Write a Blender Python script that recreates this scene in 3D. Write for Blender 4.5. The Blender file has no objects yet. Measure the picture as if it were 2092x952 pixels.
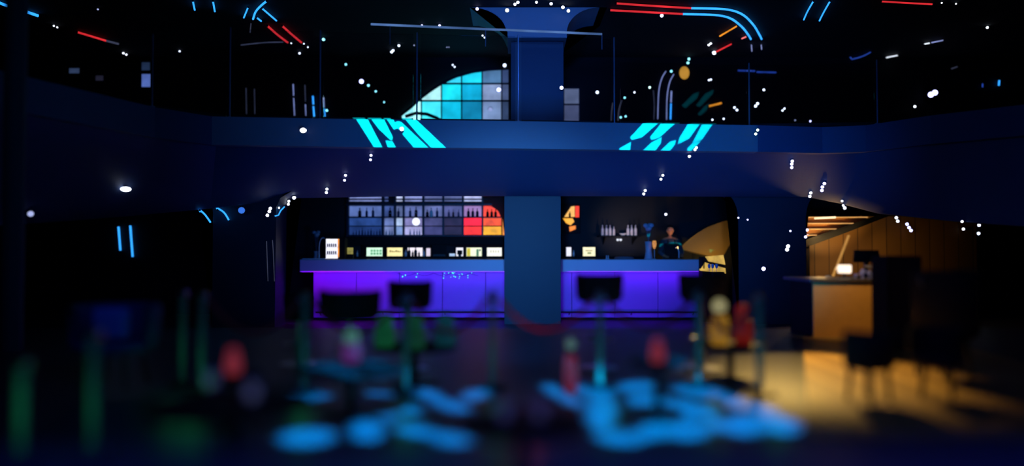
import bpy, bmesh, math, random
from mathutils import Vector, Matrix
from mathutils.bvhtree import BVHTree

# ---------------------------------------------------------------- camera, world, lights, exposure
S = bpy.context.scene
COL = S.collection
random.seed(7)
F = 1511.0
PITCH = math.atan(36.0 / F)
CAM_Z = 1.3
cam_d = bpy.data.cameras.new('camera')
cam_d.sensor_width = 36.0
cam_d.lens = 36.0 * F / 2092.0
cam_d.clip_start, cam_d.clip_end = 0.05, 200
cam_d.dof.use_dof = True
cam_d.dof.focus_distance = 15.6
cam_d.dof.aperture_fstop = 0.125
cam = bpy.data.objects.new('camera', cam_d)
COL.objects.link(cam)
cam.location = (0, 0, CAM_Z)
cam.rotation_euler = (math.pi / 2 + PITCH, 0, 0)
S.camera = cam
S.view_settings.view_transform = 'Standard'
S.view_settings.look = 'None'
S.view_settings.gamma = 1
S.view_settings.use_curve_mapping = False
S.view_settings.exposure = 0.0
S.cycles.sample_clamp_indirect = 4
S.cycles.max_bounces = 6

W = bpy.data.worlds.new('night')
S.world = W
W.use_nodes = True
W.node_tree.nodes['Background'].inputs[0].default_value = (0.001, 0.003, 0.012, 1)
W.node_tree.nodes['Background'].inputs[1].default_value = 0.15


def light(kind, name, loc, target, energy, color, **kw):
    d = bpy.data.lights.new(name, kind)
    d.energy = energy
    d.color = color
    for k, v in kw.items():
        setattr(d, k, v)
    o = bpy.data.objects.new(name, d)
    COL.objects.link(o)
    o.location = loc
    if target is not None:
        o.rotation_euler = (Vector(target) - Vector(loc)).to_track_quat('-Z', 'Y').to_euler()
    return o


BLUE = (0.035, 0.17, 0.95)
NAVY = (0.02, 0.15, 0.9)
light('SPOT', 'wash_centre', (0.5, 4.0, 4.6), (0.3, 14.5, 3.5), 330, (0.09, 0.17, 0.6), spot_size=math.radians(75), spot_blend=1.0, shadow_soft_size=0.5)  # the wash spots are unseen, added without fixtures to give blue light
light('SPOT', 'wash_right', (3.0, 6.5, 4.4), (3.8, 15, 3.1), 260, (0.01, 0.16, 0.9), spot_size=math.radians(55), spot_blend=1.0, shadow_soft_size=0.4)
light('SPOT', 'wash_left_wing', (-2.5, 4.0, 4.6), (-7.5, 12, 2.8), 60, (0.0, 0.17, 0.6), spot_size=math.radians(70), spot_blend=1.0, shadow_soft_size=0.5)
light('SPOT', 'wash_right_wing', (3.5, 5.0, 4.6), (8.0, 14, 2.8), 80, (0.0, 0.12, 0.75), spot_size=math.radians(70), spot_blend=1.0, shadow_soft_size=0.5)
light('SPOT', 'wash_capital', (0.6, 9.0, 5.0), (0.4, 15.4, 5.8), 900, (0.04, 0.2, 0.9), spot_size=math.radians(34), spot_blend=0.8, shadow_soft_size=0.3)
light('SPOT', 'wash_bar', (0.0, 9.0, 2.0), (0.0, 18, 0.98), 1050, (0.06, 0.33, 0.95), spot_size=math.radians(60), spot_blend=1.0, shadow_soft_size=0.3)
light('SPOT', 'wash_soffit', (0.0, 8.0, 0.5), (0.0, 15.5, 3.0), 700, (0.0, 0.17, 0.8), spot_size=math.radians(95), spot_blend=1.0, shadow_soft_size=0.5)  # added low so that blue reaches the downward-facing soffit
light('SPOT', 'wash_soffit_right', (3.4, 9.0, 0.6), (4.6, 15.8, 2.9), 560, (0.0, 0.2, 0.95), spot_size=math.radians(60), spot_blend=1.0, shadow_soft_size=0.5)
light('AREA', 'violet_floor_fill', (-0.8, 17.3, -0.36), (-0.8, 18.2, 0.1), 24, (0.17, 0.0, 1.0), shape='RECTANGLE', size=9.0, size_y=0.08)  # unseen light added to even out the violet on the bar front
light('SPOT', 'wash_columns', (0.0, 6.0, 2.9), (0.0, 15, 1.8), 120, (0.0, 0.13, 0.8), spot_size=math.radians(70), spot_blend=1.0, shadow_soft_size=0.5)
light('AREA', 'violet_strip_left', (-2.6, 17.93, 0.775), (-2.6, 18.14, 0.3), 17, (0.22, 0.0, 1.0), shape='RECTANGLE', size=5.1, size_y=0.08)
light('AREA', 'violet_strip_right', (3.0, 17.93, 0.775), (3.0, 18.14, 0.3), 12, (0.24, 0.0, 1.0), shape='RECTANGLE', size=3.3, size_y=0.08)
light('AREA', 'magenta_strip_end', (-4.0, 17.93, 0.775), (-4.0, 18.14, 0.3), 8, (0.9, 0.0, 0.6), shape='RECTANGLE', size=1.6, size_y=0.08)
light('SPOT', 'amber_spot_floor', (3.7, 10.4, 2.7), (3.3, 8.2, 0.0), 800, (1.0, 0.62, 0.15), spot_size=math.radians(48), spot_blend=0.7, shadow_soft_size=0.03)
light('SPOT', 'amber_wall_wash', (8.0, 16.3, 0.9), (8.7, 18.5, 1.0), 52, (1.0, 0.62, 0.2), spot_size=math.radians(84), spot_blend=1.0, shadow_soft_size=0.15)
light('SPOT', 'amber_nook', (5.25, 18.5, 0.55), (5.0, 19.2, 1.3), 42, (1.0, 0.7, 0.2), spot_size=math.radians(130), spot_blend=1.0, shadow_soft_size=0.08)  # added unseen, like the glow lights below, to bring warm light
light('SPOT', 'stair_glow', (7.7, 16.9, 1.35), (7.75, 18, 1.98), 90, (1.0, 0.62, 0.22), spot_size=math.radians(78), spot_blend=0.6, shadow_soft_size=0.05)
light('POINT', 'stair_glow_low', (7.25, 17.45, 1.6), None, 22, (1.0, 0.6, 0.2), shadow_soft_size=0.05)
light('SPOT', 'desk_glow', (5.0, 9.9, 1.6), (5.05, 11.1, 0.55), 45, (1.0, 0.66, 0.26), spot_size=math.radians(58), spot_blend=0.6, shadow_soft_size=0.06)
light('SPOT', 'bartender_glow', (4.1, 18.2, 1.35), (4.05, 18.9, 1.8), 16, (1.0, 0.5, 0.12), spot_size=math.radians(40), spot_blend=0.8, shadow_soft_size=0.05)
light('SPOT', 'bottle_glow', (2.7, 18.2, 1.5), (2.9, 19.3, 1.78), 45, (1.0, 0.75, 0.6), spot_size=math.radians(70), spot_blend=1.0, shadow_soft_size=0.05)


# ---------------------------------------------------------------- pixel helper (point on the plane y = Y)
def ray(px, py):
    u, v = (px - 1046.0) / F, (476.0 - py) / F
    c, s = math.cos(PITCH), math.sin(PITCH)
    return Vector((u, c - v * s, s + v * c))


def P(px, py, Y):
    d = ray(px, py)
    return Vector((0, 0, CAM_Z)) + d * (Y / d.y)


def floor_pt(px, py, z=0.0):
    d = ray(px, py)
    return Vector((0, 0, CAM_Z)) + d * ((z - CAM_Z) / d.z)


# ---------------------------------------------------------------- materials
MATS = {}


def srgb(h):
    r = [int(h[i:i + 2], 16) / 255 for i in (0, 2, 4)]
    return tuple((c / 12.92 if c <= 0.04045 else ((c + 0.055) / 1.055) ** 2.4) for c in r) + (1,)


def mat(name, color, rough=0.6, metal=0.0, noise=0.12, scale=8.0, spec=0.5, trans=0.0, bump=0.0):
    if name in MATS:
        return MATS[name]
    m = bpy.data.materials.new(name)
    m.use_nodes = True
    n, l = m.node_tree.nodes, m.node_tree.links
    b = n['Principled BSDF']
    c = color if len(color) == 4 else tuple(color) + (1,)
    tc = n.new('ShaderNodeTexCoord')
    nz = n.new('ShaderNodeTexNoise')
    nz.inputs['Scale'].default_value = scale
    nz.inputs['Detail'].default_value = 4
    l.new(tc.outputs['Object'], nz.inputs['Vector'])
    mx = n.new('ShaderNodeMix')
    mx.data_type = 'RGBA'
    mx.inputs[6].default_value = tuple(x * (1 - noise) for x in c[:3]) + (1,)
    mx.inputs[7].default_value = tuple(min(1, x * (1 + noise)) for x in c[:3]) + (1,)
    l.new(nz.outputs['Fac'], mx.inputs[0])
    l.new(mx.outputs[2], b.inputs['Base Color'])
    b.inputs['Roughness'].default_value = rough
    b.inputs['Metallic'].default_value = metal
    b.inputs['Specular IOR Level'].default_value = spec
    b.inputs['Transmission Weight'].default_value = trans
    if bump:
        bp = n.new('ShaderNodeBump')
        bp.inputs['Strength'].default_value = bump
        l.new(nz.outputs['Fac'], bp.inputs['Height'])
        l.new(bp.outputs['Normal'], b.inputs['Normal'])
    MATS[name] = m
    return m


def glow(name, color, strength, noise=0.15, scale=3.0, sample=True):
    if name in MATS:
        return MATS[name]
    m = bpy.data.materials.new(name)
    m.use_nodes = True
    n, l = m.node_tree.nodes, m.node_tree.links
    b = n['Principled BSDF']
    c = color if len(color) == 4 else tuple(color) + (1,)
    b.inputs['Base Color'].default_value = (0.02, 0.02, 0.02, 1)
    b.inputs['Emission Color'].default_value = c
    tc = n.new('ShaderNodeTexCoord')
    nz = n.new('ShaderNodeTexNoise')
    nz.inputs['Scale'].default_value = scale
    l.new(tc.outputs['Object'], nz.inputs['Vector'])
    mr = n.new('ShaderNodeMapRange')
    mr.inputs['To Min'].default_value = strength * (1 - noise)
    mr.inputs['To Max'].default_value = strength * (1 + noise)
    mr.inputs['From Min'].default_value = 0.3
    mr.inputs['From Max'].default_value = 0.7
    l.new(nz.outputs['Fac'], mr.inputs['Value'])
    l.new(mr.outputs['Result'], b.inputs['Emission Strength'])
    if not sample:
        m.cycles.emission_sampling = 'NONE'
    MATS[name] = m
    return m


def glass_mat(name, tint, rough=0.05, alpha=None):
    if name in MATS:
        return MATS[name]
    m = bpy.data.materials.new(name)
    m.use_nodes = True
    n, l = m.node_tree.nodes, m.node_tree.links
    n.remove(n['Principled BSDF'])
    out = n['Material Output']
    tr = n.new('ShaderNodeBsdfTransparent')
    tr.inputs[0].default_value = tuple(tint) + (1,)
    gl = n.new('ShaderNodeBsdfGlossy')
    gl.inputs['Roughness'].default_value = rough
    fr = n.new('ShaderNodeFresnel')
    fr.inputs['IOR'].default_value = 1.35
    mx = n.new('ShaderNodeMixShader')
    l.new(fr.outputs[0], mx.inputs[0])
    l.new(tr.outputs[0], mx.inputs[1])
    l.new(gl.outputs[0], mx.inputs[2])
    l.new(mx.outputs[0], out.inputs['Surface'])
    MATS[name] = m
    return m


def planks(name, c1, c2, width, axis=0, rough=0.5):
    """vertical boards or floor boards: board tone varies per board, dark joints"""
    m = bpy.data.materials.new(name)
    m.use_nodes = True
    n, l = m.node_tree.nodes, m.node_tree.links
    b = n['Principled BSDF']
    tc = n.new('ShaderNodeTexCoord')
    sp = n.new('ShaderNodeSeparateXYZ')
    l.new(tc.outputs['Object'], sp.inputs[0])
    dv = n.new('ShaderNodeMath'); dv.operation = 'DIVIDE'; dv.inputs[1].default_value = width
    l.new(sp.outputs[axis], dv.inputs[0])
    fl = n.new('ShaderNodeMath'); fl.operation = 'FLOOR'
    l.new(dv.outputs[0], fl.inputs[0])
    wn = n.new('ShaderNodeTexWhiteNoise'); wn.noise_dimensions = '1D'
    l.new(fl.outputs[0], wn.inputs['W'])
    fr = n.new('ShaderNodeMath'); fr.operation = 'FRACT'
    l.new(dv.outputs[0], fr.inputs[0])
    gt = n.new('ShaderNodeMath'); gt.operation = 'GREATER_THAN'; gt.inputs[1].default_value = 0.04
    l.new(fr.outputs[0], gt.inputs[0])
    mx = n.new('ShaderNodeMix'); mx.data_type = 'RGBA'
    mx.inputs[6].default_value = c1; mx.inputs[7].default_value = c2
    l.new(wn.outputs[0], mx.inputs[0])
    m2 = n.new('ShaderNodeMix'); m2.data_type = 'RGBA'
    m2.inputs[6].default_value = (0.004, 0.003, 0.002, 1)
    l.new(gt.outputs[0], m2.inputs[0])
    l.new(mx.outputs[2], m2.inputs[7])
    l.new(m2.outputs[2], b.inputs['Base Color'])
    b.inputs['Roughness'].default_value = rough
    MATS[name] = m
    return m


M_wall = mat('dark plaster', srgb('121217'), 0.8, noise=0.2, scale=1.5)
M_black = mat('black ceiling paint', srgb('131318'), 0.9, noise=0.2, scale=2)
M_pale = mat('painted plaster', srgb('8c90a0'), 0.6, noise=0.06, scale=1.2, bump=0.05)
M_soffit = mat('soffit plaster', srgb('465a84'), 0.6, noise=0.08, scale=0.8)
M_wing = mat('wing plaster', srgb('2c3c4a'), 0.7, noise=0.1, scale=0.8)
M_col_lit = mat('column plaster lit', srgb('3f4a5e'), 0.5, noise=0.06, scale=2)  # lighter copy of the column plaster, stronger light put into its colour
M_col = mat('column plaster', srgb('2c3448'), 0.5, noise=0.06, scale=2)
M_floor = mat('polished dark floor', srgb('34343c'), 0.42, noise=0.25, scale=2.0, spec=0.4)
M_bar = mat('bar composite', srgb('d0d4e0'), 0.4, noise=0.05, scale=1.2)
M_front = mat('bar front panel', srgb('8a60c8'), 0.45, noise=0.1, scale=1.0)
M_dark = mat('black lacquer', srgb('0a0a0d'), 0.7, noise=0.15, spec=0.2)
M_metal = mat('brushed metal', srgb('b4b8c2'), 0.3, 1.0, noise=0.05)
M_blackm = mat('black metal', srgb('15161a'), 0.45, 0.3)
M_leather = mat('black leather', srgb('0c0d11'), 0.85, noise=0.2, scale=20, bump=0.1)
M_navy = mat('navy upholstery', srgb('26366a'), 0.7, noise=0.2, scale=10)
M_wood = planks('warm wood boards', srgb('7a5526'), srgb('9a6e34'), 0.36, 0)
M_veneer = mat('curved wood veneer', srgb('96702e'), 0.5, noise=0.15, scale=1.2)
M_glasspane = glass_mat('screen glass', (0.86, 0.9, 0.95), 0.03)
M_tumbler = mat('clear tumbler glass', (0.9, 0.92, 1.0), 0.05, noise=0.02, trans=0.6)
M_skin = mat('skin', srgb('c98d62'), 0.5, noise=0.05)
M_hair = mat('dark hair', srgb('1b120c'), 0.7)
M_shirt = mat('charcoal shirt', srgb('4a4c52'), 0.85)
M_apron = mat('black apron', srgb('08090c'), 0.9)


# ---------------------------------------------------------------- mesh helpers
class MB:
    def __init__(self):
        self.bm = bmesh.new()

    def box(self, x0, x1, y0, y1, z0, z1, bevel=0.0, mtx=None):
        c = Vector(((x0 + x1) / 2, (y0 + y1) / 2, (z0 + z1) / 2))
        m = Matrix.Translation(c) @ Matrix.Diagonal((abs(x1 - x0), abs(y1 - y0), abs(z1 - z0), 1))
        if mtx is not None:
            m = mtx @ m
        r = bmesh.ops.create_cube(self.bm, size=1, matrix=m)
        if bevel:
            es = list({e for v in r['verts'] for e in v.link_edges})
            bmesh.ops.bevel(self.bm, geom=es, offset=bevel, segments=2, affect='EDGES', profile=0.5)
        return self

    def lathe(self, prof, loc=(0, 0, 0), seg=20, mtx=None, arc=(0, 2 * math.pi)):
        """prof: list of (radius, z)"""
        full = abs(arc[1] - arc[0] - 2 * math.pi) < 1e-6
        rings = []
        M = Matrix.Translation(loc) if mtx is None else mtx
        nseg = seg if full else seg + 1
        for r, z in prof:
            if r < 1e-5 and full:
                rings.append([self.bm.verts.new(M @ Vector((0, 0, z)))] * nseg)
            else:
                rings.append([self.bm.verts.new(M @ Vector((r * math.cos(arc[0] + (arc[1] - arc[0]) * i / seg), r * math.sin(arc[0] + (arc[1] - arc[0]) * i / seg), z))) for i in range(nseg)])
        for a, b in zip(rings, rings[1:]):
            for i in range(seg):
                j = (i + 1) % nseg
                vs = []
                for v in (a[i], a[j], b[j], b[i]):
                    if v not in vs:
                        vs.append(v)
                if len(vs) >= 3:
                    try:
                        self.bm.faces.new(vs)
                    except ValueError:
                        pass
        return self

    def tube(self, pts, r, seg=10, close=True):
        pts = [Vector(p) for p in pts]
        rings = []
        for i, p in enumerate(pts):
            t = (pts[min(i + 1, len(pts) - 1)] - pts[max(i - 1, 0)]).normalized()
            a = t.orthogonal().normalized() if i == 0 else (prev - t * prev.dot(t)).normalized()
            prev = a
            b = t.cross(a)
            rr = r[i] if isinstance(r, (list, tuple)) else r
            rings.append([self.bm.verts.new(p + a * rr * math.cos(2 * math.pi * k / seg) + b * rr * math.sin(2 * math.pi * k / seg)) for k in range(seg)])
        for a, b in zip(rings, rings[1:]):
            for k in range(seg):
                self.bm.faces.new((a[k], a[(k + 1) % seg], b[(k + 1) % seg], b[k]))
        if close:
            self.bm.faces.new(rings[0][::-1])
            self.bm.faces.new(rings[-1])
        return self

    def prism(self, pts, offset):
        """closed outline (3-D points, planar) given thickness along offset"""
        off = Vector(offset)
        a = [self.bm.verts.new(Vector(p)) for p in pts]
        b = [self.bm.verts.new(Vector(p) + off) for p in pts]
        n = len(a)
        f1 = self.bm.faces.new(a)
        f2 = self.bm.faces.new(b[::-1])
        for i in range(n):
            self.bm.faces.new((a[i], b[i], b[(i + 1) % n], a[(i + 1) % n]))
        bmesh.ops.triangulate(self.bm, faces=[f1, f2])
        return self

    def ball(self, c, r, seg=16, scale=(1, 1, 1)):
        m = Matrix.Translation(c) @ Matrix.Diagonal((r * scale[0], r * scale[1], r * scale[2], 1))
        bmesh.ops.create_uvsphere(self.bm, u_segments=seg, v_segments=max(6, seg // 2), radius=1, matrix=m)
        return self

    def quad(self, *pts):
        self.bm.faces.new([self.bm.verts.new(Vector(p)) for p in pts])
        return self

    def build(self, name, material, parent=None, label=None, smooth=False, origin=None):
        bmesh.ops.recalc_face_normals(self.bm, faces=self.bm.faces)
        me = bpy.data.meshes.new(name)
        if origin is not None:
            bmesh.ops.translate(self.bm, verts=self.bm.verts, vec=-Vector(origin))
        self.bm.to_mesh(me)
        self.bm.free()
        if smooth:
            for p in me.polygons:
                p.use_smooth = True
        me.materials.append(material)
        o = bpy.data.objects.new(name, me)
        COL.objects.link(o)
        if parent is not None:
            o.parent = parent
        if origin is not None:
            o.location = origin
        if label:
            o['label'] = label
        return o


def tag(o, label, cat, group=None, kind=None):
    o['label'] = label
    o['category'] = cat
    if group:
        o['group'] = group
    if kind:
        o['kind'] = kind
    return o


def thing(name, label, cat, loc=(0, 0, 0), rz=0.0, group=None):
    o = bpy.data.objects.new(name, None)
    o.empty_display_size = 0.1
    COL.objects.link(o)
    o.location = loc
    o.rotation_euler = (0, 0, rz)
    return tag(o, label, cat, group)


def struct(o, label=None, cat=None):
    o['kind'] = 'structure'
    if label:
        o['label'] = label
    if cat:
        o['category'] = cat
    return o


def copy_tree(o, parent=None):
    c = o.copy()
    COL.objects.link(c)
    if parent is not None:
        c.parent = parent
    for ch in [k for k in bpy.data.objects if k.parent == o]:
        copy_tree(ch, c)
    return c


# ---------------------------------------------------------------- the setting
SURF = []   # surfaces lamps can be fixed to
XL, XR, YB, YT, ZT = -14.0, 14.0, -2.0, 19.6, 6.5


def st(name, mb, m, surf=True, label=None, cat=None):
    o = struct(mb.build(name, m), label, cat)
    if surf:
        SURF.append(o)
    return o


ZS, YSTEP = -0.4, 12.4
st('floor', MB().box(XL, XR, YB, YSTEP, -0.6, 0), M_floor)
st('floor_sunken', MB().box(XL, XR, YSTEP, 20.0, -0.6, ZS), M_floor)
st('floor_platform', MB().box(-6.0, 6.3, 18.56, 19.8, ZS, 0), M_black)
st('ceiling', MB().box(XL, XR, YB, 20.0, ZT, ZT + 0.2), M_black)
st('wall_back', MB().box(XL, XR, YT + 0.2, YT + 0.4, ZS, ZT), M_wall)
st('wall_left', MB().box(XL - 0.2, XL, YB, 20.0, 0, ZT), M_wall)
st('wall_right', MB().box(XR, XR + 0.2, YB, 20.0, 0, ZT), M_wall)
st('wall_front', MB().box(XL, XR, YB - 0.2, YB, 0, ZT), M_black)

# mezzanine: lip line (x, y), top 3.85, underside of the lip 3.30
ZTOP, ZLIP = 3.85, 3.31
lip = [(-8.6, 6.6), (-7.9, 8.4), (-7.25, 10.4), (-6.75, 11.9), (-6.35, 13.1), (-5.7, 14.0), (-3.0, 14.3), (0.0, 14.5), (2.5, 14.75), (5.0, 15.0), (6.4, 15.2), (7.2, 15.0), (7.9, 13.9), (8.9, 12.9), (10.2, 11.6), (12.0, 10.0)]
low = [P(-330, 470, 8.5), P(-150, 467, 10.5), P(0, 460, 12), P(120, 452, 13), P(250, 442, 14), P(430, 425, 15.5), P(600, 404, 17), P(850, 400, 17.0), P(1150, 400, 17.0), P(1450, 401, 17.0), P(1655, 402, 17.0), P(1720, 415, 16.4), P(1800, 436, 15.4), P(1950, 452, 14.0), P(2110, 463, 12.6), P(2400, 470, 11.0)]
def strip(mb, A, B):
    va = [mb.bm.verts.new(a) for a in A]
    vb = [mb.bm.verts.new(b) for b in B]
    for i in range(len(A) - 1):
        mb.bm.faces.new((va[i], va[i + 1], vb[i + 1], vb[i]))


def section(i0, i1, name_f, name_s, mf, ms):
    top = [Vector((x, y, ZTOP)) for x, y in lip[i0:i1 + 1]]
    bot = [Vector((x, y, ZLIP)) for x, y in lip[i0:i1 + 1]]
    def inset(v, d):
        return v + Vector((0, d, 0)) if 5 <= 7 else v
    bot2 = [b + Vector((0, 0.28, 0)) for b in bot]
    top2 = [t + Vector((0, 0.28, 0)) for t in top]
    mb = MB()
    strip(mb, top, bot); strip(mb, bot, bot2); strip(mb, bot2, top2); strip(mb, top2, top)
    bmesh.ops.holes_fill(mb.bm, edges=[e for e in mb.bm.edges if e.is_boundary], sides=4)
    bmesh.ops.remove_doubles(mb.bm, verts=mb.bm.verts, dist=1e-4)
    f = st(name_f, mb, mf)
    lw = low[i0:i1 + 1]
    hi = [b + Vector((0, 0.2, 0.02)) for b in bot]
    hi3 = [h + Vector((0, 0, 0.1)) for h in hi]
    lw2 = [l + Vector((0, 0.12, 0)) for l in lw]
    lw3 = [l + Vector((0, 0.12, 0.3)) for l in lw]
    mb = MB()
    def fine(L):
        out = []
        for i in range(len(L) - 1):
            out += [L[i].lerp(L[i + 1], k / 5) for k in range(5)]
        return out + [L[-1]]
    hi, lw, lw2, lw3, hi3 = fine(hi), fine(lw), fine(lw2), fine(lw3), fine(hi3)
    for k in range(5):
        strip(mb, [a.lerp(b, k / 5) for a, b in zip(hi, lw)], [a.lerp(b, (k + 1) / 5) for a, b in zip(hi, lw)])
    strip(mb, lw, lw2); strip(mb, lw2, lw3); strip(mb, lw3, hi3); strip(mb, hi3, hi)
    bmesh.ops.remove_doubles(mb.bm, verts=mb.bm.verts, dist=1e-4)
    for f_ in mb.bm.faces:
        f_.smooth = True
    for e in mb.bm.edges:
        if len(e.link_faces) != 2 or e.calc_face_angle(0) > math.radians(50):
            e.smooth = False
    s = st(name_s, mb, ms)
    return f, s


section(0, 5, 'balcony_fascia', 'trim_1', M_soffit, M_soffit)
section(5, 9, 'balcony_fascia', 'trim_2', M_pale, M_soffit)
section(9, 15, 'balcony_fascia', 'trim_3', M_soffit, M_soffit)
for o in SURF[-6:]:
    if o.name.startswith('balcony'):
        o['label'] = 'pale balcony edge band across the hall'
        o['category'] = 'balcony edge'
# balcony deck behind the lip
mb = MB()
pts = [Vector((x, y + 0.28, ZTOP - 0.25)) for x, y in lip] + [Vector((XR, 10.0, ZTOP - 0.25)), Vector((XR, YT + 0.2, ZTOP - 0.25)), Vector((XL, YT + 0.2, ZTOP - 0.25)), Vector((XL, 6.6, ZTOP - 0.25))]
mb.prism(pts, (0, 0, 0.2))
st('floor_upper', mb, M_black)

# columns
def flared(cx, cy, w, d, z0, z1, top_w, flare):
    mb = MB()
    prof = [(z0, w), (z1 - flare, w)] + [(z1 - flare + flare * t, w + (top_w - w) * (1 - math.sqrt(max(0, 1 - t * t)))) for t in (0.25, 0.5, 0.7, 0.85, 0.95, 1.0)]
    L = [Vector((cx - ww / 2, cy - d / 2, z)) for z, ww in prof]
    R = [Vector((cx + ww / 2, cy - d / 2, z)) for z, ww in prof]
    mb.prism(L + R[::-1], (0, d, 0))
    return mb


c0 = P(1088, 400, 17.15); w0 = (1146 - 1031) / F * 17.15
mbc = MB(); mbc.box(c0.x - w0 / 2, c0.x + w0 / 2, 17.15, 17.65, ZS, 2.62)
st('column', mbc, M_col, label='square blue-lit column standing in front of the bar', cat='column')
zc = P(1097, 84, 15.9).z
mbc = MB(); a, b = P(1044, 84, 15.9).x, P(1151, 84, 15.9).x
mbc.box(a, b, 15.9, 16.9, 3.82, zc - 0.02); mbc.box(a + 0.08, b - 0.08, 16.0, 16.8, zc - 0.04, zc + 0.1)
st('column', mbc, M_col_lit, label='upper column rising from the balcony beside the arched window', cat='column')
# capital with arched brackets, one solid outline
def arc(x0, z0, x1, z1, n=8):
    # quarter curve leaving vertically at (x0,z0) and ending horizontally at (x1,z1)
    return [(x0 + (x1 - x0) * (1 - math.cos(t * math.pi / 2 / n)), z0 + (z1 - z0) * math.sin(t * math.pi / 2 / n)) for t in range(n + 1)]
xa, xb = P(1034, 76, 15.7).x, P(1158, 76, 15.7).x
zb = P(1100, 77, 15.7).z
zs = P(1034, 66, 15.7).z
out = [(xa + 0.03, zb), (xa + 0.03, zs)] + arc(xa, zs, P(960, 0, 15.7).x, 6.5, 9)[1:] + [(P(1320, 0, 15.7).x * 0.92, 6.5)]
rgt = [(P(1240, 0, 15.7).x, 6.5)] + arc(xb + 0.0, zs, P(1225, 0, 15.7).x, 6.5, 9)[::-1]
out = out[:-1] + rgt + [(xb, zs), (xb, zb)]
outline = []
for q in out:
    if not outline or (abs(q[0] - outline[-1][0]) + abs(q[1] - outline[-1][1])) > 1e-3:
        outline.append(q)
mbc = MB(); mbc.prism([Vector((x, 15.7, z)) for x, z in outline], (0, 1.3, 0))
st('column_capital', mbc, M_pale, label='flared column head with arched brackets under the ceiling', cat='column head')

cl = flared(P(498, 560, 16.4).x, 16.8, 128 / F * 16.4, 0.8, ZS, 2.62, 2.1, 0.5)
st('column', cl, M_col, label='flared blue-dark column left of the bar', cat='column')
cr = flared(P(1578, 560, 17.15).x, 17.4, 138 / F * 17.15, 0.5, ZS, 2.62, 2.2, 0.6)
st('column', cr, M_col, label='flared blue-dark column right of the bar, before the stairs', cat='column')
p_ = P(78, 300, 10.0)
mbc = MB(); mbc.lathe([(0.13, 0), (0.13, ZT)], (p_.x - 0.05, 9.6, 0), 16)  # faint light beam imitated by a solid pillar
st('column', mbc, M_wing, False, label='dim light beam at far left, built as a slim round pillar in front of the balcony', cat='pillar')
# beam above the bar and bar room ceiling
st('trim_4', MB().box(-7.0, 7.0, 17.14, 17.7, 2.63, 3.55), M_black)
# bar back wall
# right stair room wall (boards)
st('wall_boards', MB().box(P(1560, 500, 18.5).x, P(1995, 500, 18.5).x, 18.5, 18.65, ZS, 2.16), M_wood, label='warm lit wooden board wall behind the desk', cat='wall')

# ray casting on the built surfaces
def make_bvh(objs):
    vs, fs = [], []
    for o in objs:
        k = len(vs)
        vs += [o.matrix_world @ v.co for v in o.data.vertices]
        fs += [[k + i for i in p.vertices] for p in o.data.polygons]
    return BVHTree.FromPolygons(vs, fs)


BVH = make_bvh(SURF)


def hit(px, py):
    d = ray(px, py).normalized()
    r = BVH.ray_cast(Vector((0, 0, CAM_Z)), d)
    n = r[1]
    if n.dot(d) > 0:
        n = -n
    return r[0], n


# ---------------------------------------------------------------- arched window upstairs
def emis_panel(col, st_):
    return glow('lit pane ' + col + str(st_), srgb(col), st_, noise=0.25, scale=2.5)


YW = 19.7
aw = thing('arched_window', 'cyan-lit arched grid window beside the upper column', 'window', P(940, 245, YW))
aw['kind'] = 'structure'
aw.name = 'window_1'
def ap(mb, name, m, label=None, root=aw, smooth=False):
    return mb.build(name, m, root, label)


def wpart(root, mb, name, m, label=None, smooth=False):
    """part in world coordinates, stored relative to the thing's empty"""
    bpy.context.view_layer.update()
    inv = root.matrix_world.inverted()
    bmesh.ops.transform(mb.bm, matrix=inv, verts=mb.bm.verts)
    return mb.build(name, m, root, label, smooth)


def arch_y(x):   # top curve of the window in picture rows
    T = [(818, 236), (840, 219), (860, 200), (880, 185), (903, 170), (930, 157), (965, 147), (1000, 142), (1040, 140)]
    for (x0, y0), (x1, y1) in zip(T, T[1:]):
        if x0 <= x <= x1:
            return y0 + (y1 - y0) * (x - x0) / (x1 - x0)
    return 140 if x > 1040 else 240


xs = [820, 861, 902, 943, 985, 1025, 1040]
ys = [100, 171, 206, 250]
tone = {(0, 2): 'a8ffff', (1, 2): '4cf4ff', (2, 2): '12c6e4', (3, 2): '1184a8', (4, 2): '7c90b4', (5, 2): '33415e',
        (1, 1): 'c0fff8', (2, 1): '20eaf4', (3, 1): '12b4d8', (4, 1): '93a2c4', (5, 1): '4a5678', (0, 1): '60f0ff',
        (2, 0): '40e8ff', (3, 0): '22dcf0', (4, 0): '53789c', (5, 0): '3a4a70', (1, 0): '60f0ff', (0, 0): '60f0ff'}
for i in range(6):
    for j in range(3):
        x0, x1 = xs[i] + 1.2, xs[i + 1] - 1.2
        yb, yt = ys[j + 1] - 1.2, ys[j] + 1.2
        cols = [x0 + (x1 - x0) * k / 4 for k in range(5)]
        tops = [(x, max(arch_y(x), yt)) for x in cols]
        tops = [(x, y) for x, y in tops if y < yb - 1]
        if len(tops) < 2:
            continue
        outl = [P(x, y, YW) for x, y in tops] + [P(tops[-1][0], yb, YW), P(tops[0][0], yb, YW)]
        mb = MB(); mb.prism(outl, (0, 0.03, 0))
        wpart(aw, mb, 'pane', emis_panel(tone[(i, j)], 1.25))
fr_m = mat('window frame blue black', srgb('101c34'), 0.5)
mb = MB()
for x in xs[1:]:
    mb.tube([P(x, max(arch_y(x), 140) , YW - 0.04), P(x, 250, YW - 0.04)], 0.02, 6)
mb.tube([P(903, 171, YW - 0.04), P(1040, 171, YW - 0.04)], 0.025, 6)
mb.tube([P(858, 206, YW - 0.04), P(1040, 206, YW - 0.04)], 0.025, 6)
wpart(aw, mb, 'muntin', fr_m)
mb = MB(); mb.tube([P(x, arch_y(x), YW - 0.03) for x in range(818, 1041, 6)], 0.035, 8)
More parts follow.
